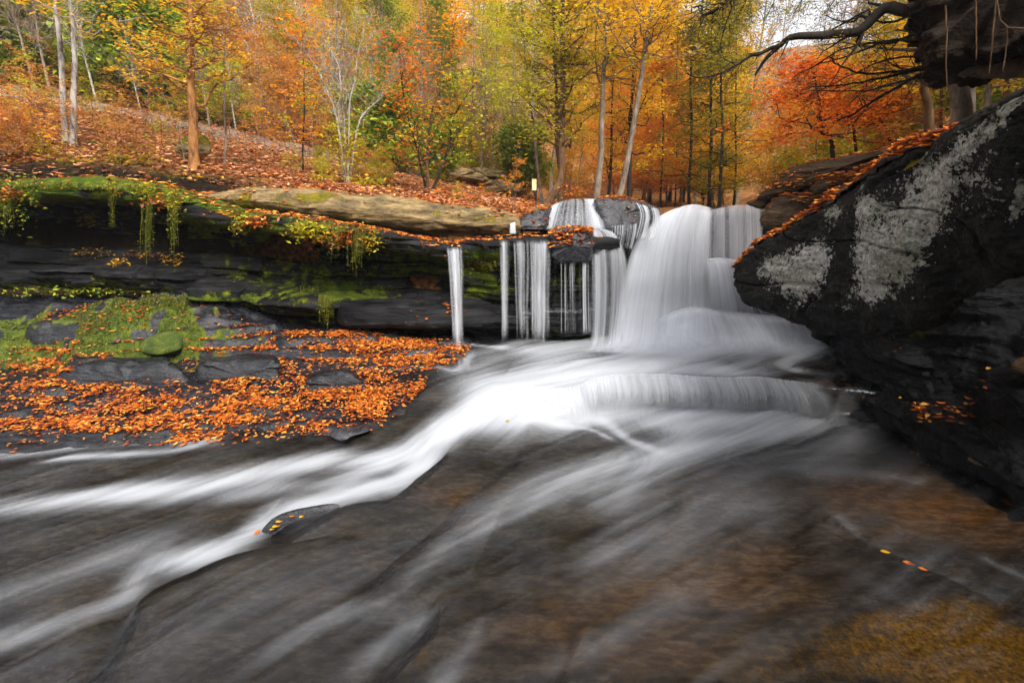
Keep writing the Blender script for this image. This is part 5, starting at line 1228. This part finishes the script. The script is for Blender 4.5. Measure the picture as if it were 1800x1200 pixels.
# dead hemlock boughs fanning out to the left
hb = []
for i, (pts, r) in enumerate([
    ([(1650, 118, 3.9), (1600, 140, 4.0), (1540, 175, 4.2), (1500, 200, 4.3), (1472, 213, 4.4)], [.014, .006]),
    ([(1640, 112, 3.9), (1580, 125, 4.0), (1510, 128, 4.1), (1470, 112, 4.2), (1458, 102, 4.2)], [.012, .004]),
    ([(1640, 122, 3.9), (1590, 128, 4.0), (1530, 142, 4.1), (1480, 150, 4.2), (1422, 155, 4.3)], [.013, .004]),
    ([(1640, 80, 3.9), (1570, 70, 4.0), (1500, 95, 4.2), (1430, 117, 4.3)], [.012, .004]),
    ([(1625, 50, 3.9), (1570, 75, 4.0), (1500, 80, 4.1), (1440, 110, 4.2), (1390, 140, 4.3)], [.01, .003]),
    ([(1620, 20, 3.9), (1560, 40, 4.0), (1510, 30, 4.1), (1450, 60, 4.2)], [.01, .003]),
    ([(1630, 100, 4.2), (1560, 105, 4.3), (1480, 140, 4.5), (1420, 170, 4.6)], [.009, .003]),
    ([(1650, 128, 4.3), (1580, 145, 4.4), (1520, 160, 4.6), (1430, 160, 4.8), (1400, 170, 4.8)], [.009, .003])]):
    hb.append(limb(pts, r, seed=i + 20))
V_, t_ = limb_set(hb, 8, 16, .42, .0)
o = empty('dead_hemlock', tuple(P(1680, 100, 3.9)), 'dark half-dead hemlock boughs fanning left below the overhanging rock', 'tree')
child('bough', V_, B['dark'], o)
child('foliage', needles(t_, 1500, .028, 4), L['olive'], o, False)
# airy hemlock sprays against the sky
hs_ = [limb([(a, -70, 5.2), (b, -20, 5.3), (c_, 25, 5.4)], [.01, .003], seed=i) for i, (a, b, c_) in enumerate([(1500, 1480, 1450), (1560, 1540, 1530), (1440, 1420, 1395), (1600, 1600, 1590), (1380, 1370, 1350), (1330, 1320, 1300)])]
V_, t_ = limb_set(hs_, 12, 16, .5, .1)
o = empty('hemlock_tree', tuple(P(1500, -100, 5.2)), 'feathery hemlock sprays hanging into the bright sky gap', 'tree')
child('branch', V_, B['dark'], o); child('foliage', needles(t_, 5200, .035, 5), L['olive'], o, False)
# log under the overhanging rock, vines hanging from it
Q, Rr = limb([(1690, 118, 3.7), (1740, 122, 3.6), (1800, 120, 3.5), (1900, 110, 3.4), (2050, 90, 3.3)], [.055, .06, .065], wob=.02, seed=3)
o = tag(mk('mossy_log', *tubes(Q[None], Rr[None] * (1 + .12 * pn(xyz(np.arange(26) * .9, 0, 0))), 16)[:2], B['grey']), 'grey mossy log lying just under the overhanging rock', 'log')
for i, (pts, lab) in enumerate([([(1662, 10, 3.2), (1664, 60, 3.2), (1663, 118, 3.2), (1665, 150, 3.2)], 'leftmost thin vine hanging over the overhanging rock'), ([(1715, -10, 3.1), (1716, 50, 3.1), (1716, 105, 3.1)], 'straight thin vine second from the left on the overhanging rock'),
        ([(1752, -10, 3.0), (1746, 50, 3.0), (1742, 100, 3.0), (1738, 130, 3.0)], 'long thin vine third from the left on the overhanging rock'), ([(1753, 0, 2.95), (1758, 35, 2.95), (1770, 50, 2.95), (1768, 90, 2.95), (1762, 128, 2.95)], 'kinked vine nearest the right edge on the overhanging rock'), ([(1770, 49, 2.95), (1785, 50, 2.93), (1820, 50, 2.9)], 'short sideways vine at the right edge of the overhanging rock')]):
    Q, Rr = limb(pts, [.004, .003], wob=.008, seed=i)
    tag(mk('hanging_vine', *tubes(Q[None], Rr[None], 5)[:2], B['brown']), lab, 'vine', 'vines hanging on the overhanging rock')

# ---------------------------------------------------------------- signpost and yellow boulder on the bank
q = P(942, 362, 10.2)
o = empty('trail_signpost', (q[0], q[1], float(HG(q[0], q[1])) - .05), 'short trail post with a small weathered yellow board at the end of the leaf bank', 'signpost')
def boxm(name, c, s, mat, parent, bev=.006):
    me = bpy.data.meshes.new(name); x, y, z = s
    import bmesh
    b = bmesh.new(); bmesh.ops.create_cube(b, size=1.0)
    for v in b.verts: v.co = Vector((v.co.x * x + c[0], v.co.y * y + c[1], v.co.z * z + c[2]))
    bmesh.ops.bevel(b, geom=list(b.edges), offset=bev, segments=2, affect='EDGES')
    b.to_mesh(me); b.free(); me.materials.append(mat); ob = bpy.data.objects.new(name, me); col.objects.link(ob); ob.parent = parent; return ob
sign = NT('sign_board'); sn = sign.noise(sign.pos(), 12, 5, .7)
sb = sign.surf(sign.pbsdf(sign.ramp(sn, [(.4, (.75, .5, .06)), (.52, (.8, .7, .4)), (.65, (.8, .78, .66))]), .7))
top_z = P(938, 315, 10.2)[2] - o.location.z; mid_z = P(938, 335, 10.2)[2] - o.location.z
boxm('post', (0, .03, top_z * .5), (.035, .035, top_z), B['dark'], o)
boxm('board', (-.04, -.01, (top_z + mid_z) / 2), (.09, .02, top_z - mid_z), sb, o)
rockform('yellow_boulder', [(308, 262, 8.35), (315, 245, 8.4), (335, 236, 8.45), (358, 235, 8.45), (370, 250, 8.4), (366, 268, 8.3), (345, 275, 8.25), (318, 272, 8.3)], .5, M['slab'],
         'boulder coated in yellow moss behind the orange-brown tree', n=90, m=60, amp=.07, attrs=lambda G, nn: {'moss': .9 * sstep(-.3, .3, nn[..., 2]) + .1 * fbm(G * 4, 2)}, cat='boulder')
for i, (px, py, Y, w, h, lab) in enumerate([(95, 165, 14, 60, 16, 'flat grey rock at the top left end of the leaf bank'), (810, 305, 13, 50, 12, 'left of the tan rock ledges showing through the bank behind the forked tree'), (850, 300, 13.5, 40, 9, 'upper of the tan rock ledges showing through the bank'), (885, 325, 12.6, 38, 10, 'lowest of the tan rock ledges near the signpost'), (750, 290, 14, 50, 9, 'tan rock ledge half hidden behind the forked tree')]):
    rockform('bank_ledge', [(px - w, py + h * .6, Y), (px - w * .5, py - h * .4, Y), (px, py - h * .6, Y), (px + w * .7, py, Y), (px + w, py + h, Y), (px, py + h * 1.3, Y), (px - w * .6, py + h * 1.4, Y)], .9, M['slab'], lab, n=150, m=60, amp=.09, layamp=.2, lay=.11, p=7)

# ---------------------------------------------------------------- fallen leaves
g = np.random.default_rng(404)
def litter(name, label, C, size, mat, up=None, seed=1, tone=None, asp=.46):
    r = g.random(len(C)) if tone is None else tone
    V, Fq, A = leaves(C, size, r, 1.6, seed, asp=asp, simple=False, up=up)
    return tag(mk(name, V, Fq, mat, None, A, smooth=False), kind='stuff')
# shelf: density from soft patches placed on the rock
def dens_shelf(x, y, z):
    px, py = proj(np.stack([x, y, z], -1))
    d = (blob(px, py, 650, 605, 130, 26, 3) * 1.3 + blob(px, py, 730, 620, 45, 26) * 1.0 + blob(px, py, 590, 690, 150, 26, 2) * 1.2 + blob(px, py, 470, 715, 150, 26) * .9 + blob(px, py, 640, 705, 90, 24) * .9
         + blob(px, py, 330, 735, 150, 22) * .8 + blob(px, py, 120, 740, 190, 24) * .8 + blob(px, py, 100, 690, 140, 18) * .75 + blob(px, py, 60, 645, 120, 16) * .6 + blob(px, py, 20, 760, 120, 14) * .9 + blob(px, py, 300, 610, 120, 14) * .35
         + blob(px, py, 420, 620, 70, 8) * .6 + blob(px, py, 100, 625, 130, 12) * .55 + blob(px, py, 330, 765, 110, 12) * .9 + blob(px, py, 520, 755, 110, 8) * .6 + blob(px, py, 200, 560, 260, 40) * .12 + blob(px, py, 500, 640, 90, 8) * .25)
    d *= .22 + 1.4 * sstep(-.15, .4, fbm(xyz(x * 2.2, y * 3.6, 3), 4, .65))
    # leaves gather in the seams below each little step
    return d
N = 110000
x = g.uniform(-6.2, -.3, N); y = g.uniform(3.3, 6.3, N)
zz = HB(x, y); mm = shelf_mask(x, y)
keep = (g.random(N) < dens_shelf(x, y, zz) * .8) & (mm > .42) & (HB(x, y + .03) - zz < .06)
x, y, zz = x[keep], y[keep], zz[keep]
wv = HW(x, y); zz = np.maximum(zz, wv) + g.uniform(.004, .03, len(x)) 
litter('fallen_leaves', '', np.stack([x, y, zz], -1), .047, L['litter'], seed=2)
# leaf drifts on cliff top, slab, ledges and boulders: rain leaves down onto chosen places
dg = None
bpy.context.view_layer.update()
dg = bpy.context.evaluated_depsgraph_get()
from mathutils.bvhtree import BVHTree
def bvh(objs):
    V, Fq, n = [], [], 0
    for o in objs:
        me = o.data; a = np.empty(len(me.vertices) * 3, dtype=np.float32); me.vertices.foreach_get('co', a); V.append(a.reshape(-1, 3))
        f = np.empty(len(me.polygons) * 4, dtype=np.int32); me.loops.foreach_get('vertex_index', f); Fq.append(f.reshape(-1, 4) + n); n += len(V[-1])
    return BVHTree.FromPolygons(np.concatenate(V).tolist(), np.concatenate(Fq).tolist())
def rain(tree, n, cx, cy, rx, ry, ztop, seed, minup=.35, zlo=-9, line=None):
    g = np.random.default_rng(seed); out, ups = [], []
    for _ in range(n):
        if line is not None:
            k = g.random() * (len(line) - 1); i = int(k); a, b = line[i], line[i + 1]; c = a + (b - a) * (k - i); x_, y_ = c[0] + g.normal() * rx, c[1] + g.normal() * ry; zt = c[2] + .5 if ztop is None else ztop
        else: x_, y_, zt = cx + g.normal() * rx, cy + g.normal() * ry, ztop
        loc, nrm, idx, dist = tree.ray_cast(Vector((x_, y_, zt)), Vector((0, 0, -1)))
        if loc is None or abs(nrm.z) < minup or loc.z < zlo: continue
        u = nrm if nrm.z > 0 else -nrm
        out.append(np.array(loc) + np.array(u) * g.uniform(.003, .02)); ups.append(np.array(u))
    return np.array(out).reshape(-1, 3), np.array(ups).reshape(-1, 3)
rocks = [o for o in col.objects if o.type == 'MESH' and o.parent is None and o.name.split('.')[0] in ('cliff', 'rock_slab', 'ledge_block', 'upper_boulder', 'stacked_rock', 'lichen_boulder', 'rock_ledge', 'undercut_bank', 'bank_rock', 'channel_rock')]
bt = bvh(rocks)
jobs = []
def ln(pts): return [P(*q) for q in pts]
jobs.append(rain(bt, 500, 0, 0, .25, .12, None, 1, line=ln([(370, 378, 6.45), (480, 382, 6.45), (560, 395, 6.4), (650, 408, 6.4), (740, 425, 6.45)])))
jobs.append(rain(bt, 260, 0, 0, .2, .12, None, 2, line=ln([(740, 425, 6.45), (800, 430, 6.5), (860, 422, 6.5)])))
jobs.append(rain(bt, 160, 0, 0, .3, .2, None, 3, line=ln([(820, 415, 7.0), (960, 410, 7.0)])))
jobs.append(rain(bt, 330, 0, 0, .12, .14, None, 4, line=ln([(965, 404, 6.8), (1030, 402, 6.8)])))
jobs.append(rain(bt, 260, 0, 0, .12, .03, None, 20, minup=.04, line=[q + np.array([0, -.06, 0]) for q in ln([(970, 404, 6.2), (1036, 402, 6.25)])]))
jobs.append(rain(bt, 160, 0, 0, .14, .12, None, 5, minup=.12, line=ln([(1060, 350, 7.5), (1130, 352, 7.5)])))
jobs.append(rain(bt, 500, 0, 0, .6, .3, None, 6, line=ln([(0, 318, 6.5), (300, 335, 6.6), (370, 372, 6.6)])))
jobs.append(rain(bt, 160, 0, 0, .15, .3, None, 19, line=ln([(260, 330, 7.2), (420, 332, 7.2)])))
jobs.append(rain(bt, 60, 0, 0, .5, .1, None, 7, line=ln([(440, 332, 7.1), (900, 378, 7.2)])))
jobs.append(rain(bt, 60, 0, 0, .08, .1, None, 8, line=ln([(915, 370, 7.2), (960, 362, 7.4)])))
# stacked rocks and rim of the big boulder
jobs.append(rain(bt, 420, 0, 0, .1, .12, None, 9, minup=.2, line=ln([(1330, 345, 5.9), (1400, 335, 5.4), (1460, 305, 5.1), (1500, 300, 5.0)])))
jobs.append(rain(bt, 1500, 0, 0, .1, .14, None, 10, minup=.15, line=ln([(1490, 310, 4.8), (1560, 285, 4.6), (1620, 258, 4.4), (1690, 232, 4.1)])))
jobs.append(rain(bt, 200, 0, 0, .15, .1, None, 11, minup=.2, line=ln([(1340, 320, 5.9), (1480, 270, 5.9), (1620, 235, 5.4)])))
rim = ln([(1293, 470, 4.5), (1322, 438, 4.32), (1400, 390, 3.95), (1500, 330, 3.42), (1600, 263, 2.87), (1690, 215, 2.5)])
for k in range(3):
    a_, u_ = rain(bt, 800, 0, 0, .025, .04, None, 12 + k, minup=.05, line=[q + np.array([.03 + .02 * k, .06 + .05 * k, 0]) for q in rim])
    a_[:, 2] += .012 * k; jobs.append((a_, u_))
jobs.append(rain(bt, 40, *P(1690, 745, 3.9)[:2], .18, .1, 1.5, 16)); jobs.append(rain(bt, 14, *P(1790, 800, 3.3)[:2], .15, .1, 1.2, 17)); jobs.append(rain(bt, 5, *P(1490, 684, 5.0)[:2], .12, .05, .6, 18))
CC = np.concatenate([j[0] for j in jobs]); UU = np.concatenate([j[1] for j in jobs])
CC[:, :] = CC
litter('leaf_drift', '', CC, .07, L['litter'], up=UU, seed=9)
# leaf bank on the hillside
N = 42000
az_ = g.uniform(-1.15, .2, N); yy = 7.3 + (17 - 7.3) * g.random(N) ** 1.25; xx = az_ * yy; zz = HG(xx, yy)
pp = proj(np.stack([xx, yy, zz], -1))
dn = .9 - .75 * sstep(8.1, 7.5, yy) * sstep(560, 380, pp[0]); dn *= .5 + .7 * sstep(-.3, .3, fbm(xyz(xx * 1.3, yy * 1.3, 5), 3)); dn *= 1 - .55 * sstep(12, 13.5, yy)
k = g.random(N) < dn
C_ = np.stack([xx, yy, zz + g.uniform(.005, .05, N)], -1)[k]
pp0 = pp[0][k]
litter('bank_leaves', '', C_, .095, L['bank'], seed=3, tone=np.clip(g.random(len(C_)) * .8 + .0 + .22 * sstep(300, 900, pp0) * g.random(len(C_)), 0, 1))
sel = g.random(len(C_)) < (.15 + .45 * sstep(350, 900, pp0))
litter('bright_bank_leaves', '', C_[sel] + (0, 0, .01), .085, L['litter'], seed=4)
# right bank litter
N = 9000; yy = g.uniform(7.2, 20, N); xx = yy * g.uniform(.55, 1.3, N); zz = HG(xx, yy)
litter('right_bank_leaves', '', np.stack([xx, yy, zz + .02], -1), .1, L['bank'], seed=5)

N = 60000; x = g.uniform(-7.5, -2.2, N); y = g.uniform(4.9, 6.5, N)
mb = wblobs(x, y, [(60, 560, .8, 1.0, .35, .8), (230, 560, .8, .9, .4, .9), (350, 590, .65, .3, .15, .8), (180, 590, .65, .5, .2, .5), (100, 535, .95, 1.4, .2, .5), (290, 545, .9, .4, .2, .7)])
k = (g.random(N) < sstep(.35, .9, mb * (.6 + .8 * fbm(xyz(x * 3, y * 4, 2), 3)))) & (shelf_mask(x, y) > .6); x, y = x[k], y[k]
up_ = g.normal(size=(len(x), 3)) * np.array([1, 1, .3]) + np.array([0, -.4, 0])
V, Fq, A = leaves(np.stack([x, y, HB(x, y) + .012], -1), .035, np.clip(g.random(len(x)) * .8, 0, 1), .0, 77, asp=.3, up=up_)
tag(mk('moss_carpet', V, Fq, L['mossdark'], None, A, smooth=False), kind='stuff')

# single leaves one can point at in the stream
def one_leaf(px, py, size, ang, mat, label, lift=.012, z=None):
    q = hit(px, py) if z is None else PZ(px, py, z)
    n = 9; t = np.linspace(0, 1, n); w = np.sin(np.pi * t ** .85) * .27 * (1 + .08 * np.sin(t * 25)) + .004
    c = np.stack([(t - .5), 0 * t, .10 * (t - .5) ** 2], 1)
    V = []
    for s in (-1, -.5, 0, .5, 1): V.append(c + np.stack([0 * t, s * w, abs(s) * .06 * np.ones(n) * w * 4], 1))
    V = np.array(V) * size; a = math.radians(ang); ca, sa = math.cos(a), math.sin(a)
    V = np.stack([V[..., 0] * ca - V[..., 1] * sa, V[..., 0] * sa + V[..., 1] * ca, V[..., 2] + lift], -1) + q
    loc, n_, i_, ds = bt.ray_cast(Vector((q[0], q[1], 1.2)), Vector((0, 0, -1)))
    zmin = float(HW(q[0], q[1])) if loc is None else max(loc.z, float(HW(q[0], q[1]))); V[..., 2] += zmin + .006 - V[..., 2].min()
    r = (.55 + .3 * np.abs(np.linspace(-1, 1, 5)))[:, None] * np.ones((1, n))
    ob = tag(mk('fallen_leaf', V, gridf(5, n), L[mat], attrs={'rnd': r}), label, 'leaf', 'single fallen leaves in the stream')
    sm = ob.modifiers.new('thickness', 'SOLIDIFY'); sm.thickness = .0008
    return ob
one_leaf(1556, 971, .055, -20, 'yellow', 'yellow leaf stuck on the wet rock seam in the lower right')
one_leaf(1597, 991, .06, -35, 'litter', 'red-orange leaf just below the yellow one in the lower right')
one_leaf(1622, 1001, .045, -40, 'litter', 'darker orange leaf at the lower end of the pair in the lower right')
for px, py, s, a, lab in ((492, 917, .06, 25, 'yellow leaf on the left tip of the wet rock in the white channel'), (487, 925, .07, 35, 'largest yellow leaf lying across the wet rock in the white channel'), (480, 930, .05, 50, 'small yellow leaf low on the wet rock in the white channel'), (531, 908, .05, 60, 'round yellow leaf on the right end of the wet rock in the white channel'),
                         (455, 950, .06, 80, 'orange leaf trailing into the foam below the wet rock'), (513, 908, .04, 10, 'tiny orange leaf in the middle of the wet rock')):
    dv = P(px, py, 10) - np.array([0, 0, CZ]); loc, n_, i_, ds = bt.ray_cast(Vector((0, 0, CZ)), Vector(dv).normalized())
    one_leaf(px, py, s, a, 'yellow' if 'yellow' in lab else 'litter', lab, z=loc.z if loc is not None and loc.y < 3.6 else None)
one_leaf(893, 724 + 16, .05, 10, 'yellow', 'pale yellow leaf afloat in the middle of the pool')
one_leaf(890, 548, .07, 30, 'litter', 'orange leaf on the wet rock ledge behind the curtain waterfall', z=.85) if False else None

# ---------------------------------------------------------------- moss curtains, ferns and creepers on the cliff
def strands(name, label, px0, px1, py0, py1, Y, n, seed, w=.008, mat='moss', tuft=.6, cat='moss'):
    g = np.random.default_rng(seed); parts = []
    for i in range(n):
        a = g.uniform(px0, px1); top = py0 + g.uniform(-4, 6); t = abs((a - px0) / (px1 - px0 + 1e-6) - .5) * 2
        bot = py0 + (py1 - py0) * g.uniform(.35, 1.0) * (1 - .35 * t)
        T_, E = P(a, top, Y), P(a + g.normal() * 2, bot, Y)
        k = 7; s = np.linspace(0, 1, k)[:, None]
        Q = T_ + (E - T_) * s + np.cumsum(g.normal(size=(k, 3)) * np.array([.005, .008, 0]), 0) + np.array([0, -.04, 0]) * np.sin(s * 2.2)
        parts.append(tubes(Q[None], (np.full(k, w * .35) * (1 - .5 * s[:, 0]))[None], 3) [:2] + ({'rnd': np.full(k * 3, g.random() * .7)},))
        m_ = int(18 * tuft + 4); c = Q[g.integers(0, k - 1, m_)] + (Q[1] - Q[0]) * g.random((m_, 1)) + g.normal(size=(m_, 3)) * np.array([.008, .01, .01])
        V, Fq, A = leaves(c, .024, np.clip(g.random(m_) * .6 + .3 * g.random(), 0, 1), .1, seed * 97 + i)
        parts.append((V, Fq, A))
    V, Fq, A = join(parts)
    return tag(mk(name, V, Fq, L[mat], None, A, smooth=False), label, cat)
def cover(px, py, default):
    """distance of the rock face seen at a pixel"""
    d = P(px, py, 10) - np.array([0, 0, CZ]); loc, n_, i_, ds = bt.ray_cast(Vector((0, 0, CZ)), Vector(d).normalized())
    return loc.y if loc is not None else default
SM = [((252, 272, 345, 478), 26, 'long green-gold moss rope hanging left of centre on the cliff'), ((298, 318, 342, 465), 24, 'pair of long green moss ropes right of the gold one'), ((196, 206, 330, 415), 6, 'thin single moss strand hanging from the mossy rim'),
      ((8, 24, 335, 440), 12, 'moss strand at the left edge under the creeper'), ((612, 640, 400, 500), 22, 'moss strands trailing below the leafy creeper near the middle of the cliff'), ((568, 600, 398, 470), 10, 'short moss threads left of the creeper strands'),
      ((250, 330, 518, 566), 60, 'golden moss fringe over the low ledge on the left'), ((527, 560, 505, 572), 44, 'golden moss curtain at the left end of the low ledge'), ((562, 586, 520, 580), 36, 'darker end of the moss curtain touching the shelf'),
      ((845, 876, 448, 480), 50, 'bright green moss cushion behind the curtain waterfall'), ((410, 424, 365, 420), 26, 'green moss cascade beside the step in the cliff rim'), ((190, 250, 575, 610), 50, 'moss fringe on the bank beside the round boulder'), ((100, 170, 590, 615), 40, 'low moss fringe over the flat grey stone'),
      ((150, 250, 326, 338), 40, 'yellow moss tassels along the cliff rim'), ((30, 130, 322, 334), 36, 'yellow moss tassels at the left end of the cliff rim')]
for i, ((a, b, c_, d_), n, lab) in enumerate(SM):
    Yd = min(cover((a + b) / 2, c_ + 8, 6.3), cover(a, c_ + 8, 6.3), cover(b, c_ + 8, 6.3)) - .03
    strands('hanging_moss', lab, a, b, c_, d_, Yd, n, 300 + i)
def bush(name, label, px, py, rx, ry, n, mat, seed, size=.06, Y=None, cat='plant', stem=True):
    g = np.random.default_rng(seed); Yd = (Y or cover(px, py, 6.3)) - .05; c0 = P(px, py, Yd); s = Yd / F
    o = empty(name, tuple(c0), label, cat)
    C_ = g.normal(size=(n, 3)) * np.array([rx * s, .05, ry * s]) * .6; C_[:, 1] -= .03
    V, Fq, A = leaves(C_, size, g.random(n), .3, seed); mk('foliage', V, Fq, L[mat], o, A, smooth=False)
    if stem:
        ps_ = []
        for c in C_[:min(n, 40)]:
            a = np.array([c[0] * .3, .05, min(c[2], 0) - .02]); t = np.linspace(0, 1, 4)[:, None]; ps_.append(a + (c - a) * t + np.array([0, 0, .02]) * np.sin(t * 3.1))
        ps_ = np.array(ps_); mk('stem', *tubes(ps_, np.full(ps_.shape[:2], .0018), 3)[:2], B['brown'], o)
    return o
for i, (px, py, rx, ry, n, mat, size, lab) in enumerate([
    (15, 350, 26, 34, 420, 'green', .05, 'dark green creeper draped over the left end of the cliff rim'), (20, 338, 20, 12, 60, 'litter', .06, 'red-tinged leaves on the creeper at the left cliff rim'),
    (157, 380, 18, 12, 60, 'lime', .06, 'small yellow-green plant growing from the dark cliff face'), (208, 462, 13, 9, 60, 'yellow', .06, 'bright yellow leaf cluster low on the dark cliff face'), (160, 445, 30, 8, 40, 'yellow', .04, 'scattered yellow leaves on a thin bough against the cliff'),
    (308, 460, 16, 12, 50, 'yellow', .05, 'yellow leaves at the tip of the green moss ropes'), (200, 330, 14, 10, 60, 'lime', .05, 'green sprig growing on the mossy cliff rim'), (255, 335, 18, 12, 160, 'lime', .05, 'green plants above the gold moss rope'),
    (285, 355, 28, 8, 90, 'litter', .065, 'orange leaves caught at the top of the moss ropes'), (308, 355, 13, 22, 140, 'lime', .045, 'grassy green tuft over the pair of moss ropes'), (540, 405, 34, 14, 260, 'lime', .06, 'yellow-green plants on the cliff rim under the slab'),
    (600, 415, 45, 16, 420, 'litter', .065, 'thick orange leaf creeper hanging over the middle of the cliff rim'), (650, 418, 18, 20, 160, 'lime', .05, 'yellow-green leaves at the right end of the creeper'), (455, 390, 30, 8, 120, 'litter', .065, 'orange leaves gathered in the notch of the cliff rim'),
    (425, 390, 14, 14, 120, 'lime', .045, 'small green ferns beside the notch in the rim'), (130, 512, 120, 8, 260, 'green', .06, 'row of dark green seedlings along the foot of the cliff'), (850, 465, 30, 16, 300, 'lime', .035, 'fern-like green clump between the thin fall and the curtain'),
    (260, 448, 40, 8, 60, 'rust', .05, 'rust leaves strung along a twig on the cliff'), (65, 335, 14, 20, 160, 'green', .045, 'dark ivy at the left of the yellow moss rim')]):
    bush('rock_plant', lab, px, py, rx, ry, n, mat, 500 + i, size)
# low green plants and dry stalks at the front of the leaf bank
for i, (px, py, Y, rx, ry, n, mat, lab) in enumerate([(640, 322, 8.7, 30, 10, 220, 'lime', 'low green plants at the foot of the leaf bank above the slab'), (560, 318, 8.7, 26, 10, 160, 'lime', 'yellow-green weeds left of the low green plants'), (120, 300, 7.8, 60, 24, 420, 'olive', 'straggling weeds over the dark soil below the birches'),
        (40, 290, 7.8, 50, 30, 420, 'rust', 'rusty weeds at the left end of the dark soil'), (230, 285, 7.9, 50, 24, 420, 'olive', 'dull green weeds left of the yellow boulder'), (340, 318, 7.6, 26, 10, 60, 'yellow', 'yellow leaves on thin twigs at the foot of the orange-brown tree'),
        (605, 262, 9.1, 30, 36, 420, 'lime', 'bright yellow-green sprouts around the pale bare stems'), (20, 235, 8.2, 70, 50, 900, 'orange', 'orange sapling leaves at the left edge of the leaf bank'), (60, 275, 8.0, 60, 40, 600, 'olive', 'olive leafed saplings under the birches'), (1012, 335, 10.4, 26, 10, 90, 'red', 'red leafed twig just right of the signpost')]):
    bush('bank_plant', lab, px, py, rx, ry, n, mat, 600 + i, .075, Y)

# ---------------------------------------------------------------- the damp air of the valley
bpy.context.view_layer.update()
ZTOP = max((o.matrix_world @ Vector(c)).z for o in col.objects if o.type == 'MESH' for c in o.bound_box)
hz = NT('haze')
vol = hz.n('VolumePrincipled', {'Density': 0.0013, 'Color': (.9, .92, .95, 1), 'Anisotropy': 0.2}).outputs[0]
hz.t.links.new(vol, hz.out.inputs['Volume'])
x0, x1, y0, y1, z0, z1 = -260, 260, -45, 175, -2.4, ZTOP + 1
hv = np.array([(x, y, z) for z in (z0, z1) for x, y in ((x0, y0), (x1, y0), (x1, y1), (x0, y1))])
tag(mk('haze', hv, np.array([[0, 3, 2, 1], [4, 5, 6, 7], [0, 1, 5, 4], [1, 2, 6, 5], [2, 3, 7, 6], [3, 0, 4, 7]]), hz.m, smooth=False), kind='stuff')
print('ZTOP', ZTOP)
